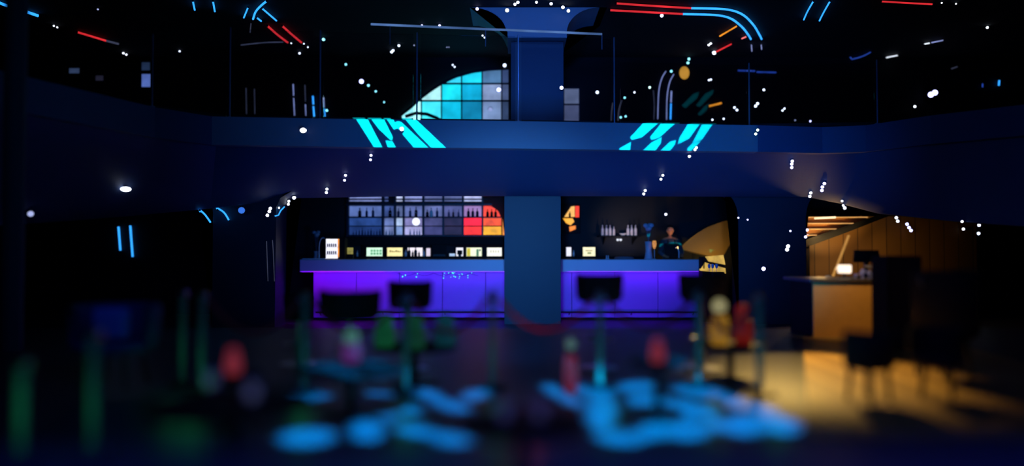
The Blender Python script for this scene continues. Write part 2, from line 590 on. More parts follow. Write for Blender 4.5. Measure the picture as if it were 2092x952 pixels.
wpart(aw, mb, 'arch_frame', fr_m)
mb = MB(); mb.tube([P(828, 238, YW - 0.12), P(850, 231, YW - 0.12), P(872, 233, YW - 0.12), P(892, 241, YW - 0.12), P(905, 250, YW - 0.12)], 0.045, 8)
wpart(aw, mb, 'ledge_curve', fr_m)
aw2 = thing('window_2', 'narrow grey-lit window strip right of the upper column', 'window', P(1168, 245, YW))
aw2['kind'] = 'structure'
for (a, b, c) in ((181, 211, '6e7898'), (215, 252, '565c7c')):
    mb = MB(); mb.box(P(1153, a, YW).x, P(1183, a, YW).x, YW, YW + 0.03, P(1153, b, YW).z, P(1153, a, YW).z)
    wpart(aw2, mb, 'pane', emis_panel(c, 0.8))
mb = MB()
for y in (180, 213, 251):
    mb.tube([P(1150, y, YW - 0.03), P(1185, y, YW - 0.03)], 0.02, 6)
for x in (1151, 1184):
    mb.tube([P(x, 180, YW - 0.03), P(x, 251, YW - 0.03)], 0.02, 6)
wpart(aw2, mb, 'window_frame', fr_m)

# ---------------------------------------------------------------- glass screens on the balcony
def lip_at(x):
    for (x0, y0), (x1, y1) in zip(lip, lip[1:]):
        if x0 <= x <= x1:
            return y0 + (y1 - y0) * (x - x0) / (x1 - x0)


def lip_px(px):   # point on the lip line under picture column px
    x = 0
    best = None
    for (x0, y0), (x1, y1) in zip(lip, lip[1:]):
        for k in range(40):
            t = k / 40
            X, Y = x0 + (x1 - x0) * t, y0 + (y1 - y0) * t
            e = abs(1046 + X / Y * F - px)
            if best is None or e < best[0]:
                best = (e, X, Y)
    return Vector((best[1], best[2] + 0.14, ZTOP))


M_post = mat('pale steel post', srgb('8b93ad'), 0.35, 0.6)
M_rail = mat('pale steel handrail', srgb('c6cbe0'), 0.35, 0.2)
posts = [300, 460, 645, 850, 1058, 1260, 1537, 1803]
ph = {645: 100, 1260: 70, 1537: 120, 1803: 112}
span_names = ['glass screen panel at the far left of the balcony', 'glass screen panel left of the paired light tubes', 'glass screen panel left of the arched window', 'glass screen panel in front of the arched window', 'glass screen panel in front of the upper column', 'glass screen panel right of the upper column', 'glass screen panel at the right end of the balcony']
for i, (a, b) in enumerate(zip(posts, posts[1:])):
    A, B = lip_px(a + 8), lip_px(b - 8)
    h = 1.72 if 1 <= i <= 4 else 1.25
    t = thing('glass_screen', span_names[i], 'glass screen', (A + B) / 2, group='glass screens on the balcony')
    mb = MB(); mb.prism([A, B, B + Vector((0, 0, h)), A + Vector((0, 0, h))], (0, 0.015, 0))
    wpart(t, mb, 'pane', M_glasspane)
    mb = MB(); mb.box(A.x, B.x, -0.02, 0.035, 0, 0.05)
    bpy.context.view_layer.update()
    for v in mb.bm.verts:
        f_ = (v.co.x - A.x) / (B.x - A.x)
        v.co.y += A.y + (B.y - A.y) * f_
        v.co.z += ZTOP
    wpart(t, mb, 'base_channel', M_blackm)
pn = ['post of the glass screen at far left', 'post of the glass screen left of the blue wall tubes', 'tall thin post near the blue wall tubes', 'thin post over the cyan window light', 'thin post in front of the upper column', 'tall thin post at the right end of the bright handrail', 'thin post right of the paired white curves', 'lone thin post over the right wing']
for p, lab in zip(posts, pn):
    q = lip_px(p)
    h = 1.75 if 400 < p < 1400 else 1.3
    tag(MB().lathe([(0, 0), (0.05, 0), (0.05, 0.02), (0.016, 0.03), (0.016, h), (0, h + 0.02)], q, 10).build('screen_post', M_post, smooth=False), lab, 'post', 'posts of the glass screens')
A, B = lip_px(755), lip_px(1272)
rail = thing('handrail', 'long pale handrail crossing in front of the upper column', 'handrail', (A + B) / 2 + Vector((0, 0, 1.75)))
pts = []
for px in range(755, 1273, 40):
    q = lip_px(px)
    pts.append(Vector((q.x, q.y - 0.02, P(px, 50 + (px - 755) * 22 / 517, q.y).z)))
mb = MB(); mb.tube(pts, 0.022, 10)
wpart(rail, mb, 'rail', glow('rail lit glow', srgb('5f86c8'), 0.55, noise=0.6, scale=1.2))  # blue light on the metal rail is put in as emission
for i in (1, 6, 12):
    mb = MB(); mb.tube([pts[i], Vector((pts[i].x, pts[i].y, ZTOP + 1.5))], 0.008, 6)
    wpart(rail, mb, 'bracket', M_post)

# ---------------------------------------------------------------- light tubes
def on_surface(path, off=0.05):
    out = []
    for x, y in path:
        p, n = hit(x, y)
        out.append(p + n * off)
    return out


def smooth_path(path, n=6):
    out = []
    for i in range(len(path) - 1):
        p0 = path[max(i - 1, 0)]; p1 = path[i]; p2 = path[i + 1]; p3 = path[min(i + 2, len(path) - 1)]
        for k in range(n):
            t = k / n
            out.append(tuple(0.5 * ((2 * p1[j]) + (-p0[j] + p2[j]) * t + (2 * p0[j] - 5 * p1[j] + 4 * p2[j] - p3[j]) * t * t + (-p0[j] + 3 * p1[j] - 3 * p2[j] + p3[j]) * t ** 3) for j in (0, 1)))
    out.append(path[-1])
    return out


TB = {'blue': glow('tube blue', srgb('2f9cff'), 1.6, 0.1), 'red': glow('tube red', srgb('f03038'), 0.85, 0.3, 1.5), 'pale': glow('tube pale', srgb('9aa6e8'), 0.75, 0.3),
      'amber': glow('tube amber', srgb('ff9a2a'), 0.9, 0.3), 'deep': glow('tube deep blue', srgb('2848b0'), 0.8, 0.3), 'white': glow('tube white', srgb('e6f0ff'), 1.2, 0.2), 'pink': glow('tube pink', srgb('ff7a7a'), 1.0, 0.2), 'dim': glow('tube dim', srgb('5a6080'), 0.35, 0.3)}


def light_tube(label, secs, width=4.0, group=None, plane=None, name='light_tube'):
    """secs: list of (colour, picture path); mounted on the surface behind, or hung at depth plane"""
    root = None
    for colr, path in secs:
        sp = smooth_path(path) if len(path) > 2 else [path[0], ((path[0][0] + path[1][0]) / 2, (path[0][1] + path[1][1]) / 2), path[1]]
        if plane:
            pts = [P(x, y, plane) for x, y in sp]
        else:
            pts = on_surface(sp)
        r = width / 2 / F * (sum(p.y for p in pts) / len(pts))
        if root is None:
            root = thing(name, label, 'light tube', pts[0], group=group)
        mb = MB(); mb.tube(pts, r, 8)
        wpart(root, mb, 'lit_tube', TB[colr], {'red': 'red glowing length', 'blue': 'blue glowing length'}.get(colr) if len(secs) > 1 else None)
    for e in (0, -1):
        pp = secs[e][1][e]
        q = P(pp[0], pp[1], plane) if plane else on_surface([pp])[0]
        mb = MB(); mb.ball(q, r * 1.2, 8)
        wpart(root, mb, 'end_cap', M_blackm)
    return root


G1 = 'curved light tubes on the ceiling'
light_tube('outer red-to-blue curved ceiling tube right of the upper column', [('red', [(1258, 2), (1330, 7), (1412, 12)]), ('blue', [(1412, 12), (1480, 14), (1515, 24), (1538, 45), (1551, 66), (1556, 76)])], 4.2, G1)
light_tube('inner red-to-blue curved ceiling tube right of the upper column', [('red', [(1245, 16), (1320, 20), (1395, 24)]), ('blue', [(1395, 24), (1460, 26), (1492, 33), (1515, 50), (1528, 66), (1534, 76)])], 4.2, G1)
light_tube('short pale tube just under the inner curved tube end', [('pale', [(1535, 86), (1536, 101)])], 2.0)
light_tube('short pale tube just under the outer curved tube end', [('pale', [(1555, 86), (1556, 97)])], 2.0)
light_tube('left one of the blue curved tubes at the upper right edge', [('blue', [(1642, 36), (1650, 18), (1662, -3)])], 3.2)
light_tube('right one of the blue curved tubes at the upper right edge', [('blue', [(1674, 38), (1683, 20), (1696, -3)])], 3.2)
light_tube('red ceiling tube at the upper right corner', [('red', [(1800, -2), (1850, 1), (1905, 4)])], 3.5)
light_tube('thick blue ceiling tube in the upper left corner', [('blue', [(-6, -1), (20, 9), (43, 16)])], 6)
light_tube('short blue ceiling tube beside the slim beam pillar', [('blue', [(53, 19), (79, 28)])], 6)
light_tube('red slanting ceiling tube at upper left', [('red', [(157, 61), (190, 71), (216, 79)]), ('dim', [(216, 79), (243, 86)])], 4)
light_tube('left one of the short vertical blue tubes at the top edge', [('blue', [(394, -3), (398, 16)])], 3.5)
light_tube('right one of the short vertical blue tubes at the top edge', [('blue', [(435, -3), (439, 19)])], 3.5)
light_tube('blue arc tube crossing the top edge left of the arched window', [('blue', [(517, 35), (522, 20), (532, 8), (545, -3)])], 4)
light_tube('short blue tube leaning beside the blue arc at the top edge', [('blue', [(498, 32), (507, 10)])], 3)
light_tube('long straight blue tube running from the arc toward the red ones', [('blue', [(535, 12), (565, 38)])], 3.4)
light_tube('short straight blue tube under the blue arc', [('blue', [(524, 31), (534, 39)])], 3.4)
light_tube('left one of the parallel red ceiling tubes', [('red', [(546, 48), (566, 66), (588, 83)])], 4)
light_tube('right one of the parallel red ceiling tubes', [('red', [(576, 48), (596, 66), (616, 83)])], 4)
light_tube('dim grey rail below the blue and red ceiling tubes', [('dim', [(492, 88), (540, 83), (580, 82)])], 2.5)
light_tube('small white curved tube below the blue arc', [('dim', [(513, 42), (511, 62)])], 2)
GW = 'thin vertical wall tubes upstairs'
light_tube('leftmost thin vertical wall tube above the balcony spotlight', [('pale', [(600, 172), (601, 196)]), ('pale', [(601, 201), (603, 238)])], 2.2, GW)
light_tube('second thin vertical wall tube above the balcony spotlight', [('dim', [(624, 174), (625, 208)]), ('pale', [(625, 214), (626, 238)])], 2.0, GW)
light_tube('bright blue vertical wall tube above the balcony spotlight', [('blue', [(640, 196), (641, 214)]), ('blue', [(641, 218), (643, 240)])], 3.2, GW)
light_tube('rightmost thin vertical wall tube above the balcony spotlight', [('pale', [(662, 199), (663, 220)]), ('blue', [(664, 223), (665, 240)])], 2.4, GW)
light_tube('faint vertical tube left of the wall tubes', [('dim', [(504, 180), (505, 234)])], 1.6)
light_tube('faint vertical tube second from the left of the wall tubes', [('dim', [(521, 182), (522, 234)])], 1.4)
light_tube('outer thin white curve standing over the right cyan stripes', [('pale', [(1360, 146), (1351, 162), (1345, 190), (1343, 245)])], 1.8)
light_tube('inner thin white curve standing over the right cyan stripes', [('pale', [(1376, 152), (1367, 170), (1362, 200), (1361, 246)])], 1.8)
light_tube('bright straight blue tube beside the thin white curves', [('pale', [(1371, 186), (1370, 210)]), ('blue', [(1370, 212), (1369, 246)])], 3.0)
light_tube('faint grey curved tube left of the thin white curves', [('dim', [(1334, 185), (1336, 215), (1335, 246)])], 1.6)
light_tube('left small faint curve above the balcony right of the column', [('dim', [(1252, 210), (1249, 228), (1248, 248)])], 1.8)
light_tube('right small faint curve above the balcony right of the column', [('dim', [(1270, 205), (1264, 225), (1262, 248)])], 1.8)
light_tube('orange slanting tube under the blue curves', [('amber', [(1470, 70), (1507, 48)])], 3.2)
light_tube('red slanting tube beside the bright white spotlight', [('red', [(1463, 102), (1496, 85)])], 3)
light_tube('tiny pink tube at the end of the inner blue curve', [('pink', [(1515, 75), (1526, 70)])], 3)
light_tube('horizontal deep blue tube crossing the thin post', [('deep', [(1505, 145), (1541, 146)]), ('deep', [(1545, 148), (1585, 149)])], 3)
light_tube('slanting violet-blue tube high over the right wing', [('deep', [(1733, 119), (1760, 112), (1780, 102)])], 2.6)
light_tube('short white tube right of the violet-blue slanting one', [('white', [(1810, 114), (1835, 109)])], 2.4)
light_tube('long pale tube at upper right', [('white', [(1888, 86), (1899, 84)]), ('pale', [(1903, 83), (1928, 78)])], 2.6)
light_tube('tiny faint tube above the brightest violet lamp', [('dim', [(1940, 142), (1954, 137)])], 2.2)
light_tube('left one of the tiny blue upright tubes at far right', [('deep', [(2005, 171), (2005, 180)])], 2.4)
light_tube('right one of the tiny blue upright tubes at far right', [('blue', [(2039, 164), (2038, 177)])], 3)
light_tube('orange streak tube above the right cyan stripes', [('amber', [(1446, 218), (1474, 211)])], 4)
light_tube('left blue upright tube in the dark under the left wing', [('blue', [(244, 462), (248, 513)])], 4)
light_tube('right blue upright tube in the dark under the left wing', [('blue', [(268, 460), (273, 526)])], 4)
light_tube('left blue arc tube beside the left flared column', [('blue', [(406, 426), (420, 438), (433, 456)])], 3.4)
light_tube('right blue arc tube on the left flared column', [('blue', [(443, 424), (459, 434), (470, 451)])], 3.4)
light_tube('teal arc tube at the edge of the left flared column', [('blue', [(577, 421), (569, 430), (563, 443)])], 2.4)
light_tube('left thin upright reflection streak on the left flared column', [('dim', [(546, 492), (547, 520), (549, 575)])], 1.6)  # reflection on the column imitated by a dim glowing tube
light_tube('right thin upright reflection streak on the left flared column', [('dim', [(558, 490), (560, 520), (562, 575)])], 1.6)  # second reflection, likewise a dim glowing tube

# amber oval wall lamp
t = thing('wall_lamp', 'amber oval lamp beside the thin white curves upstairs', 'lamp', hit(1397, 150)[0])
p, n = hit(1397, 150)
mb = MB(); mb.ball(p + n * 0.06, 0.16, 20, (0.85, 0.3, 1.1)); wpart(t, mb, 'diffuser', glow('amber oval', srgb('e8a33a'), 0.8), smooth=True)
mb = MB(); mb.ball(p + n * 0.02, 0.175, 16, (0.85, 0.2, 1.1)); wpart(t, mb, 'backplate', M_blackm)
# faint grey lit wall signs at upper left
for (x0, y0, x1, y1, c, lab) in ((291, 152, 308, 178, '5068b0', 'small pale blue lit wall panel under the red slanting tube'), (143, 140, 163, 150, '2c3a58', 'dim grey lit wall panel near the slim beam pillar'), (197, 155, 212, 165, '1c1c2c', 'faintest small wall panel at upper left'), (291, 128, 307, 144, '1d2c48', 'dim blue wall panel above the pale blue one')):
    q0, q1 = hit(x0, y0)[0], hit(x1, y1)[0]
    t = thing('wall_panel', lab, 'lit panel', (q0 + q1) / 2, group='small lit panels at upper left')
    mb = MB(); mb.box(q0.x, q1.x, q0.y - 0.04, q0.y - 0.02, q1.z, q0.z, 0.004); wpart(t, mb, 'lit_face', emis_panel(c, 0.9))
    mb = MB(); mb.box(q0.x - 0.02, q1.x + 0.02, q0.y - 0.02, q0.y, q1.z - 0.02, q0.z + 0.02); wpart(t, mb, 'panel_case', M_blackm)

# ---------------------------------------------------------------- small spotlights
LENS = {'w': glow('lens white', (0.75, 0.82, 1.0), 5, 0.0), 'v': glow('lens violet', (0.5, 0.5, 1.0), 6, 0.0), 't': glow('lens teal', (0.25, 0.8, 0.9), 3, 0.0),
        'd': glow('lens dim', (0.35, 0.4, 0.7), 1.2, 0.0), 'b': glow('lens blue disc', srgb('3a78e8'), 0.9, 0.1), 'g': glow('lens greenish', (0.6, 0.95, 0.8), 5, 0.0)}


def spot(label, pts, size, colr, group=None, stretch=1.0, plane=None):
    """pts: picture points of the lenses; size: lens diameter in picture pixels"""
    p0, n0 = hit(*pts[0])
    if plane:
        p0 = P(pts[0][0], pts[0][1], plane); n0 = Vector((0, -1, 0))
    root = thing('spotlight', label, 'spotlight', p0, group=group)
    lm = []
    for q in pts:
        hm = MB()
        p, n = (P(q[0], q[1], plane), Vector((0, -1, 0))) if plane else hit(*q)
        r = size * 0.42 / F * p.y
        toc = (Vector((0, 0, CAM_Z)) - p).normalized()
        ax = (n * 0.5 + toc).normalized()
        rot = ax.to_track_quat('Z', 'Y').to_matrix().to_4x4()
        M = Matrix.Translation(p + n * 0.01) @ rot
        hm.lathe([(0, -0.01), (r * 0.9, -0.01), (r * 1.15, r * 0.8), (r * 1.15, r * 1.5), (r * 0.98, r * 1.5), (r * 0.95, r * 1.2), (0, r * 1.2)], seg=12, mtx=M)
        l = MB(); l.lathe([(0, r * 1.95), (r * 0.5, r * 1.85), (r * 0.85, r * 1.6), (r * 0.93, r * 1.3), (0, r * 1.25)], seg=12, mtx=M @ Matrix.Diagonal((stretch, 1, 1, 1)))
        wpart(root, hm, 'housing', M_blackm)
        wpart(root, l, 'lens', LENS[colr])
    return root


GU, GB = 'small spotlights upstairs', 'spotlights under the balcony'
up = [
 ('dim violet spotlight near the top edge at upper left', [(200, 17)], 5, 'd'), ('slanting white spotlight right of the short blue tube', [(110, 51), (117, 54)], 4, 'w'),
 ('white spotlight just below the red slanting tube', [(252, 107), (258, 110)], 4, 'w'), ('small white spotlight between red tube and thin vertical tubes', [(367, 103)], 4, 'w'),
 ('white spotlight pair at the end of the right red tube', [(621, 88), (629, 95)], 3, 'w'), ('small white spotlight at the end of the left red tube', [(595, 87)], 3, 'w'),
 ('white spotlight below the ends of the red tubes', [(612, 107)], 4.5, 'w'), ('teal spotlight right of the parallel red tubes', [(661, 78)], 8, 't'),
 ('teal spotlight above the large violet one', [(707, 132)], 5.5, 't'), ('large violet-white spotlight left of the arched window', [(739, 167)], 11, 'v'),
 ('teal spotlight just right of the large violet one', [(753, 175)], 6, 't'), ('second teal spotlight below the large violet one', [(768, 187)], 5, 't'),
 ('faint teal spotlight low by the left cyan stripes', [(785, 209)], 4, 't'), ('teal spotlight at the foot of the wall tubes', [(668, 226)], 6, 't'),
 ('left spotlight on the pale handrail', [(862, 50)], 5, 'v'), ('right spotlight on the pale handrail', [(898, 50)], 6, 'v'),
 ('white spotlight cluster above the arched window, upper one', [(815, 91)], 6, 'w'), ('white spotlight cluster above the arched window, lower one', [(803, 101), (800, 104)], 6, 'w'),
 ('faint spotlight right of the white cluster', [(846, 91)], 3.5, 'd'), ('faint flat spotlight high over the arched window', [(913, 95), (917, 95)], 3, 'd'),
 ('violet spotlight left of the column head', [(975, 19)], 8, 'v'), ('white spotlight pair below the handrail near the column', [(986, 71), (990, 75)], 4, 'w'),
 ('small spotlight pair over the top of the arched window', [(925, 133), (929, 137)], 3.5, 'w'), ('bright white spotlight at the corner of the arched window', [(1031, 134)], 8, 'w'),
 ('large violet spotlight on the right edge of the upper column', [(1147, 180)], 10, 'v'), ('white spotlight right of the narrow grey window', [(1220, 189)], 7, 'w'),
 ('small teal spotlight over the small faint curves', [(1276, 200)], 5, 't'), ('pair of spotlights low beside the small faint curves', [(1268, 240), (1278, 238)], 5, 't'),
 ('small white spotlight above the small faint curves', [(1296, 189)], 4, 'w'), ('greenish spotlight left of the thin white curves', [(1327, 179)], 5, 'g'),
 ('violet-white spotlight under the inner red tube', [(1352, 29)], 9, 'v'), ('blue-white spotlight at the top of the thin white curves', [(1371, 146)], 6, 't'),
 ('teal spotlight above the amber oval lamp', [(1405, 129), (1407, 121)], 6, 't'), ('white double spotlight below the orange slanting tube', [(1448, 90), (1452, 87)], 5, 'w'),
 ('bright teal-white spotlight at the red slanting tube', [(1459, 105)], 9, 'w'), ('small white spotlight right of the amber oval lamp', [(1448, 164), (1452, 163)], 4, 'w'),
 ('white spotlight left of the thin post at right', [(1500, 220), (1505, 225)], 5, 'w'), ('white slanting spotlight right of the thin post', [(1543, 217), (1547, 212)], 6, 'w'),
 ('small white spotlight under the horizontal blue tube', [(1560, 184)], 5, 'w'), ('small double spotlight right of the thin post', [(1598, 226), (1602, 222)], 4, 'w'),
 ('left tiny upright spotlight low over the right balcony', [(1624, 246)], 3.5, 'd'), ('right tiny upright spotlight low over the right balcony', [(1655, 248)], 4, 'v'),
 ('brightest violet-blue spotlight at upper right', [(1900, 194), (1908, 190)], 13, 'v'), ('small white spotlight below the brightest violet-blue one', [(1868, 218)], 5, 'w'),
 ('white spotlight near the upper right corner', [(2017, 54)], 6, 'w'), ('left white spotlight beside the red corner tube', [(1924, 4)], 4, 'w'), ('right white spotlight beside the red corner tube', [(1953, 6)], 4, 'w'),
 ('small white spotlight right of the orange streak tube', [(1478, 243)], 4, 'w'), ('small white spotlight left under the orange streak tube', [(1455, 245)], 4, 'w'),
 ('round white spotlight in the grey pane of the arched window', [(1019, 184)], 11, 'v'), ('soft round spotlight in the lowest grey pane', [(1002, 224)], 11, 'd'),
 ('leftmost spotlight of the column head ring', [(1036, 22)], 10, 'w'), ('second spotlight of the column head ring from the left', [(1052, 6), (1058, 2)], 8, 'w'),
 ('spotlight at the top middle of the column head ring', [(1096, 2)], 7, 'w'), ('third spotlight of the column head ring from the right', [(1126, 5)], 8, 'w'),
 ('second spotlight of the column head ring from the right', [(1150, 12)], 9, 'w'), ('rightmost spotlight of the column head ring', [(1161, 23)], 8.5, 'w'),
]
for lab, pts, s_, c_ in up:
    spot(lab, pts, s_, c_, GU)
dn = [
 ('bright white spotlight on the left of the balcony edge', [(620, 267)], 13, 'w', 1.3), ('large flat white spotlight on the left wing', [(255, 384)], 13, 'w', 2.0),
 ('dim teal spotlight low on the left wing', [(60, 434)], 15, 'd', 1.0), ('white spotlight inside the left cyan stripes', [(821, 264)], 11, 'w', 1.0),
 ('twin spotlight below the left cyan stripes', [(758, 315), (757, 324)], 7, 'v', 1), ('twin spotlight second from the left cyan stripes', [(706, 356), (704, 366)], 7, 'v', 1),
 ('twin spotlight at the lower soffit edge on the left', [(668, 384), (667, 391)], 7, 'w', 1), ('round spotlight at the soffit corner on the left', [(600, 401)], 9, 'w', 1),
 ('double spotlight between soffit corner and left column', [(588, 410), (587, 416)], 6.5, 'w', 1), ('small white spotlight above the teal arc tube', [(568, 424)], 5, 'w', 1),
 ('triple spotlight on the head of the left flared column', [(553, 426), (551, 432), (547, 440)], 8, 'w', 1), ('round dull blue disc lamp on the left flared column', [(495, 430)], 17, 'b', 1),
 ('greenish spotlight on the right of the balcony edge', [(1547, 266), (1543, 274)], 7, 'g', 1), ('upper spotlight under the right cyan stripes', [(1422, 302), (1419, 306)], 7, 'w', 1),
 ('lower spotlight under the right cyan stripes', [(1408, 317)], 8, 'w', 1), ('slanting twin spotlight in the middle of the right soffit', [(1354, 356), (1350, 364)], 7, 'w', 1),
 ('slanting twin spotlight at the lower edge of the right soffit', [(1318, 387), (1315, 394)], 7, 'w', 1), ('triple spotlight high on the right soffit', [(1618, 327), (1617, 333), (1617, 340)], 8, 'v', 1),
 ('triple spotlight lower on the right soffit', [(1685, 373), (1681, 380), (1680, 387)], 8, 'v', 1), ('double spotlight at the lower right soffit corner', [(1656, 392), (1654, 399)], 7, 'w', 1),
 ('triple upright spotlight above the stairs', [(1722, 410), (1724, 418), (1725, 425)], 6, 'w', 1), ('upper double spotlight right of the stairs', [(1830, 445), (1833, 452)], 6.5, 'w', 1),
 ('slanting triple spotlight right of the stairs', [(1852, 458), (1856, 465), (1860, 471)], 7, 'v', 1), ('left spotlight pair on the boards at far right', [(1967, 453), (1967, 468)], 6, 'w', 1),
 ('right spotlight pair on the boards at far right', [(1999, 460), (1998, 477)], 6, 'w', 1), ('small white spotlight over the bartender', [(1360, 438)], 5, 'w', 1),
 ('left small spotlight on the head of the right flared column', [(1508, 445)], 4, 'v', 1), ('second small spotlight on the head of the right flared column', [(1527, 449)], 4, 'v', 1),
 ('small slanting spotlight on the right flared column', [(1614, 472)], 5, 'v', 1), ('cluster spotlight at the edge of the right flared column', [(1648, 470), (1649, 479), (1645, 484)], 7, 'v', 1),
 ('bright twin spotlight on the right flared column', [(1609, 503), (1607, 510)], 9, 'w', 1), ('violet spotlight low on the right flared column', [(1559, 549)], 10, 'v', 1),
]
for lab, pts, s_, c_, k_ in dn:
    spot(lab, pts, s_, c_, GB, k_)

# ---------------------------------------------------------------- gobo projectors (real cut plates in front of small lamps)
def lamp_frame(src, target):
    src, target = Vector(src), Vector(target)
    w = (target - src).normalized()
    u = w.cross(Vector((0, 0, 1))).normalized()
    v = u.cross(w)
    return src, u, v, w


def to_plate(fr, p, dist):
    s, u, v, w = fr
    d = p - s
    k = dist / d.dot(w)
    return Vector((d.dot(u) * k, d.dot(v) * k))


def inside(pt, poly):
    x, y = pt
    c = False
    for i in range(len(poly)):
        x1, y1 = poly[i]; x2, y2 = poly[i - 1]
        if (y1 > y) != (y2 > y) and x < (x2 - x1) * (y - y1) / (y2 - y1) + x1:
            c = not c
    return c


def projector(label, src, target, open_polys, closed_polys, energy, color, soft, dist=0.25, nx=220, ny=160, angle=40):
    """a lamp head whose gobo plate has the outlines cut out"""
    fr = lamp_frame(src, target)
    s, u, v, w = fr
    op = [[to_plate(fr, p, dist) for p in poly] for poly in open_polys]
    cl = [[to_plate(fr, p, dist) for p in poly] for poly in closed_polys]
    xs_ = [q.x for po in op for q in po]; ys_ = [q.y for po in op for q in po]
    x0, x1, y0, y1 = min(xs_), max(xs_), min(ys_), max(ys_)
    mx_ = 0.04
    half = dist * math.tan(math.radians(angle / 2)) + 0.03
    root = thing('gobo_projector', label, 'projector', s)
    bm = bmesh.new()
    grid = {}
    def vert(i, j):
        if (i, j) not in grid:
            a, b = x0 + (x1 - x0) * i / nx, y0 + (y1 - y0) * j / ny
            grid[(i, j)] = bm.verts.new(s + w * dist + u * a + v * b)
        return grid[(i, j)]
    boxes = [(min(q.x for q in po), max(q.x for q in po), min(q.y for q in po), max(q.y for q in po)) for po in op]
    for i in range(nx):
        for j in range(ny):
            c = (x0 + (x1 - x0) * (i + 0.5) / nx, y0 + (y1 - y0) * (j + 0.5) / ny)
            o_ = any(bx[0] <= c[0] <= bx[1] and bx[2] <= c[1] <= bx[3] and inside(c, po) for bx, po in zip(boxes, op))
            if o_ and any(inside(c, po) for po in cl):
                o_ = False
            if not o_:
                bm.faces.new((vert(i, j), vert(i + 1, j), vert(i + 1, j + 1), vert(i, j + 1)))
    # outer ring of the plate
    H = max(half, abs(x0), abs(x1), abs(y0), abs(y1)) + mx_
    def pv(a, b):
        return bm.verts.new(s + w * dist + u * a + v * b)
    for (a0, a1, b0, b1) in ((-H, H, -H, y0), (-H, H, y1, H), (-H, x0, y0, y1), (x1, H, y0, y1)):
        bm.faces.new((pv(a0, b0), pv(a1, b0), pv(a1, b1), pv(a0, b1)))
    mb = MB(); mb.bm = bm
    wpart(root, mb, 'gobo_plate', M_blackm)
    # can and back
    mb = MB()
    R = Matrix((u.to_4d(), v.to_4d(), w.to_4d(), Vector((0, 0, 0, 1)))).transposed()
    R = Matrix.Translation(s) @ Matrix(((u.x, v.x, w.x, 0), (u.y, v.y, w.y, 0), (u.z, v.z, w.z, 0), (0, 0, 0, 1)))
    for (a0, a1, b0, b1) in ((-H - 0.01, -H, -H, H), (H, H + 0.01, -H, H), (-H, H, -H - 0.01, -H), (-H, H, H, H + 0.01)):
        mb.box(a0, a1, b0, b1, -0.12, dist + 0.02, mtx=R)
    mb.box(-H, H, -H, H, -0.13, -0.12, mtx=R)
    wpart(root, mb, 'lamp_can', M_blackm)
    mb = MB(); mb.tube([s + Vector((0, 0, H)), Vector((s.x, s.y, ZT))], 0.02, 8)
    wpart(root, mb, 'hanging_rod', M_blackm)
    light('SPOT', 'gobo_light', s, s + w, energy, color, spot_size=math.radians(min(170, 2 * math.degrees(math.atan(H * 1.5 / dist)))), spot_blend=0.05, shadow_soft_size=soft)
    return root


def fascia_pt(px, py):
    """picture point carried onto the plane of the centre balcony edge"""
    a, b = Vector((-5.7, 14.0, 0)), Vector((5.0, 15.0, 0))
    d = ray(px, py)
    nrm = Vector((-(b.y - a.y), b.x - a.x, 0)).normalized()
    o = Vector((0, 0, CAM_Z))
    return o + d * ((a - o).dot(nrm) / d.dot(nrm))


FL = [[(722, 230), (746, 230), (783, 302), (767, 302)], [(751, 230), (779, 230), (803, 279), (800, 286), (775, 262)],
      [(783, 230), (797, 230), (813, 260), (805, 263)], [(788, 285), (802, 287), (811, 303), (794, 303)],
      [(808, 248), (813, 246), (820, 248), (877, 303), (848, 303), (814, 262)], [(820, 232), (838, 232), (913, 304), (884, 304), (853, 272)]]
FR = [[(1321, 245), (1353, 245), (1312, 281), (1291, 287), (1287, 282)], [(1264, 312), (1266, 304), (1289, 291), (1287, 312)],
      [(1357, 245), (1388, 245), (1347, 282), (1331, 287), (1328, 281)], [(1310, 312), (1331, 292), (1352, 281), (1350, 294), (1336, 312)],
      [(1411, 245), (1436, 245), (1408, 284), (1385, 295), (1388, 282)], [(1346, 312), (1369, 290), (1381, 287), (1379, 296), (1366, 312)],
      [(1439, 245), (1462, 245), (1434, 286), (1415, 292)], [(1414, 294), (1432, 289), (1406, 314), (1404, 304)]]
projector('black projector casting the left cyan stripes on the balcony edge', (-1.2, 9.5, 5.7), fascia_pt(820, 270), [[fascia_pt(*q) for q in po] for po in FL], [], 7000, (0.0, 0.82, 0.9), 0.0005, nx=460, ny=200, angle=20)
FW = [[(1392.6, 215.7), (1416.6, 191.7), (1428, 188), (1424, 200.5), (1400, 220.7)], [(1421.6, 215.7), (1440.5, 191.7), (1458, 183), (1455.7, 191.7), (1430.4, 218)], [(1425.4, 233.3), (1438, 218), (1450.6, 210.6), (1443, 225.7), (1430.4, 236)]]
projector('black projector casting the right cyan stripes on the balcony edge', (1.6, 9.5, 5.7), fascia_pt(1360, 276), [[fascia_pt(*q) for q in po] for po in FR] + [[P(q[0], q[1], 19.79) for q in po] for po in FW], [], 7000, (0.0, 0.8, 0.9), 0.0005, nx=460, ny=260, angle=20)


def ell(cx, cy, rx, ry, ang=0.0, n=14):
    a = math.radians(ang)
    return [floor_pt(cx + rx * math.cos(t) * math.cos(a) - ry * math.sin(t) * math.sin(a), cy + rx * math.cos(t) * math.sin(a) + ry * math.sin(t) * math.cos(a)) for t in [2 * math.pi * k / n for k in range(n)]]


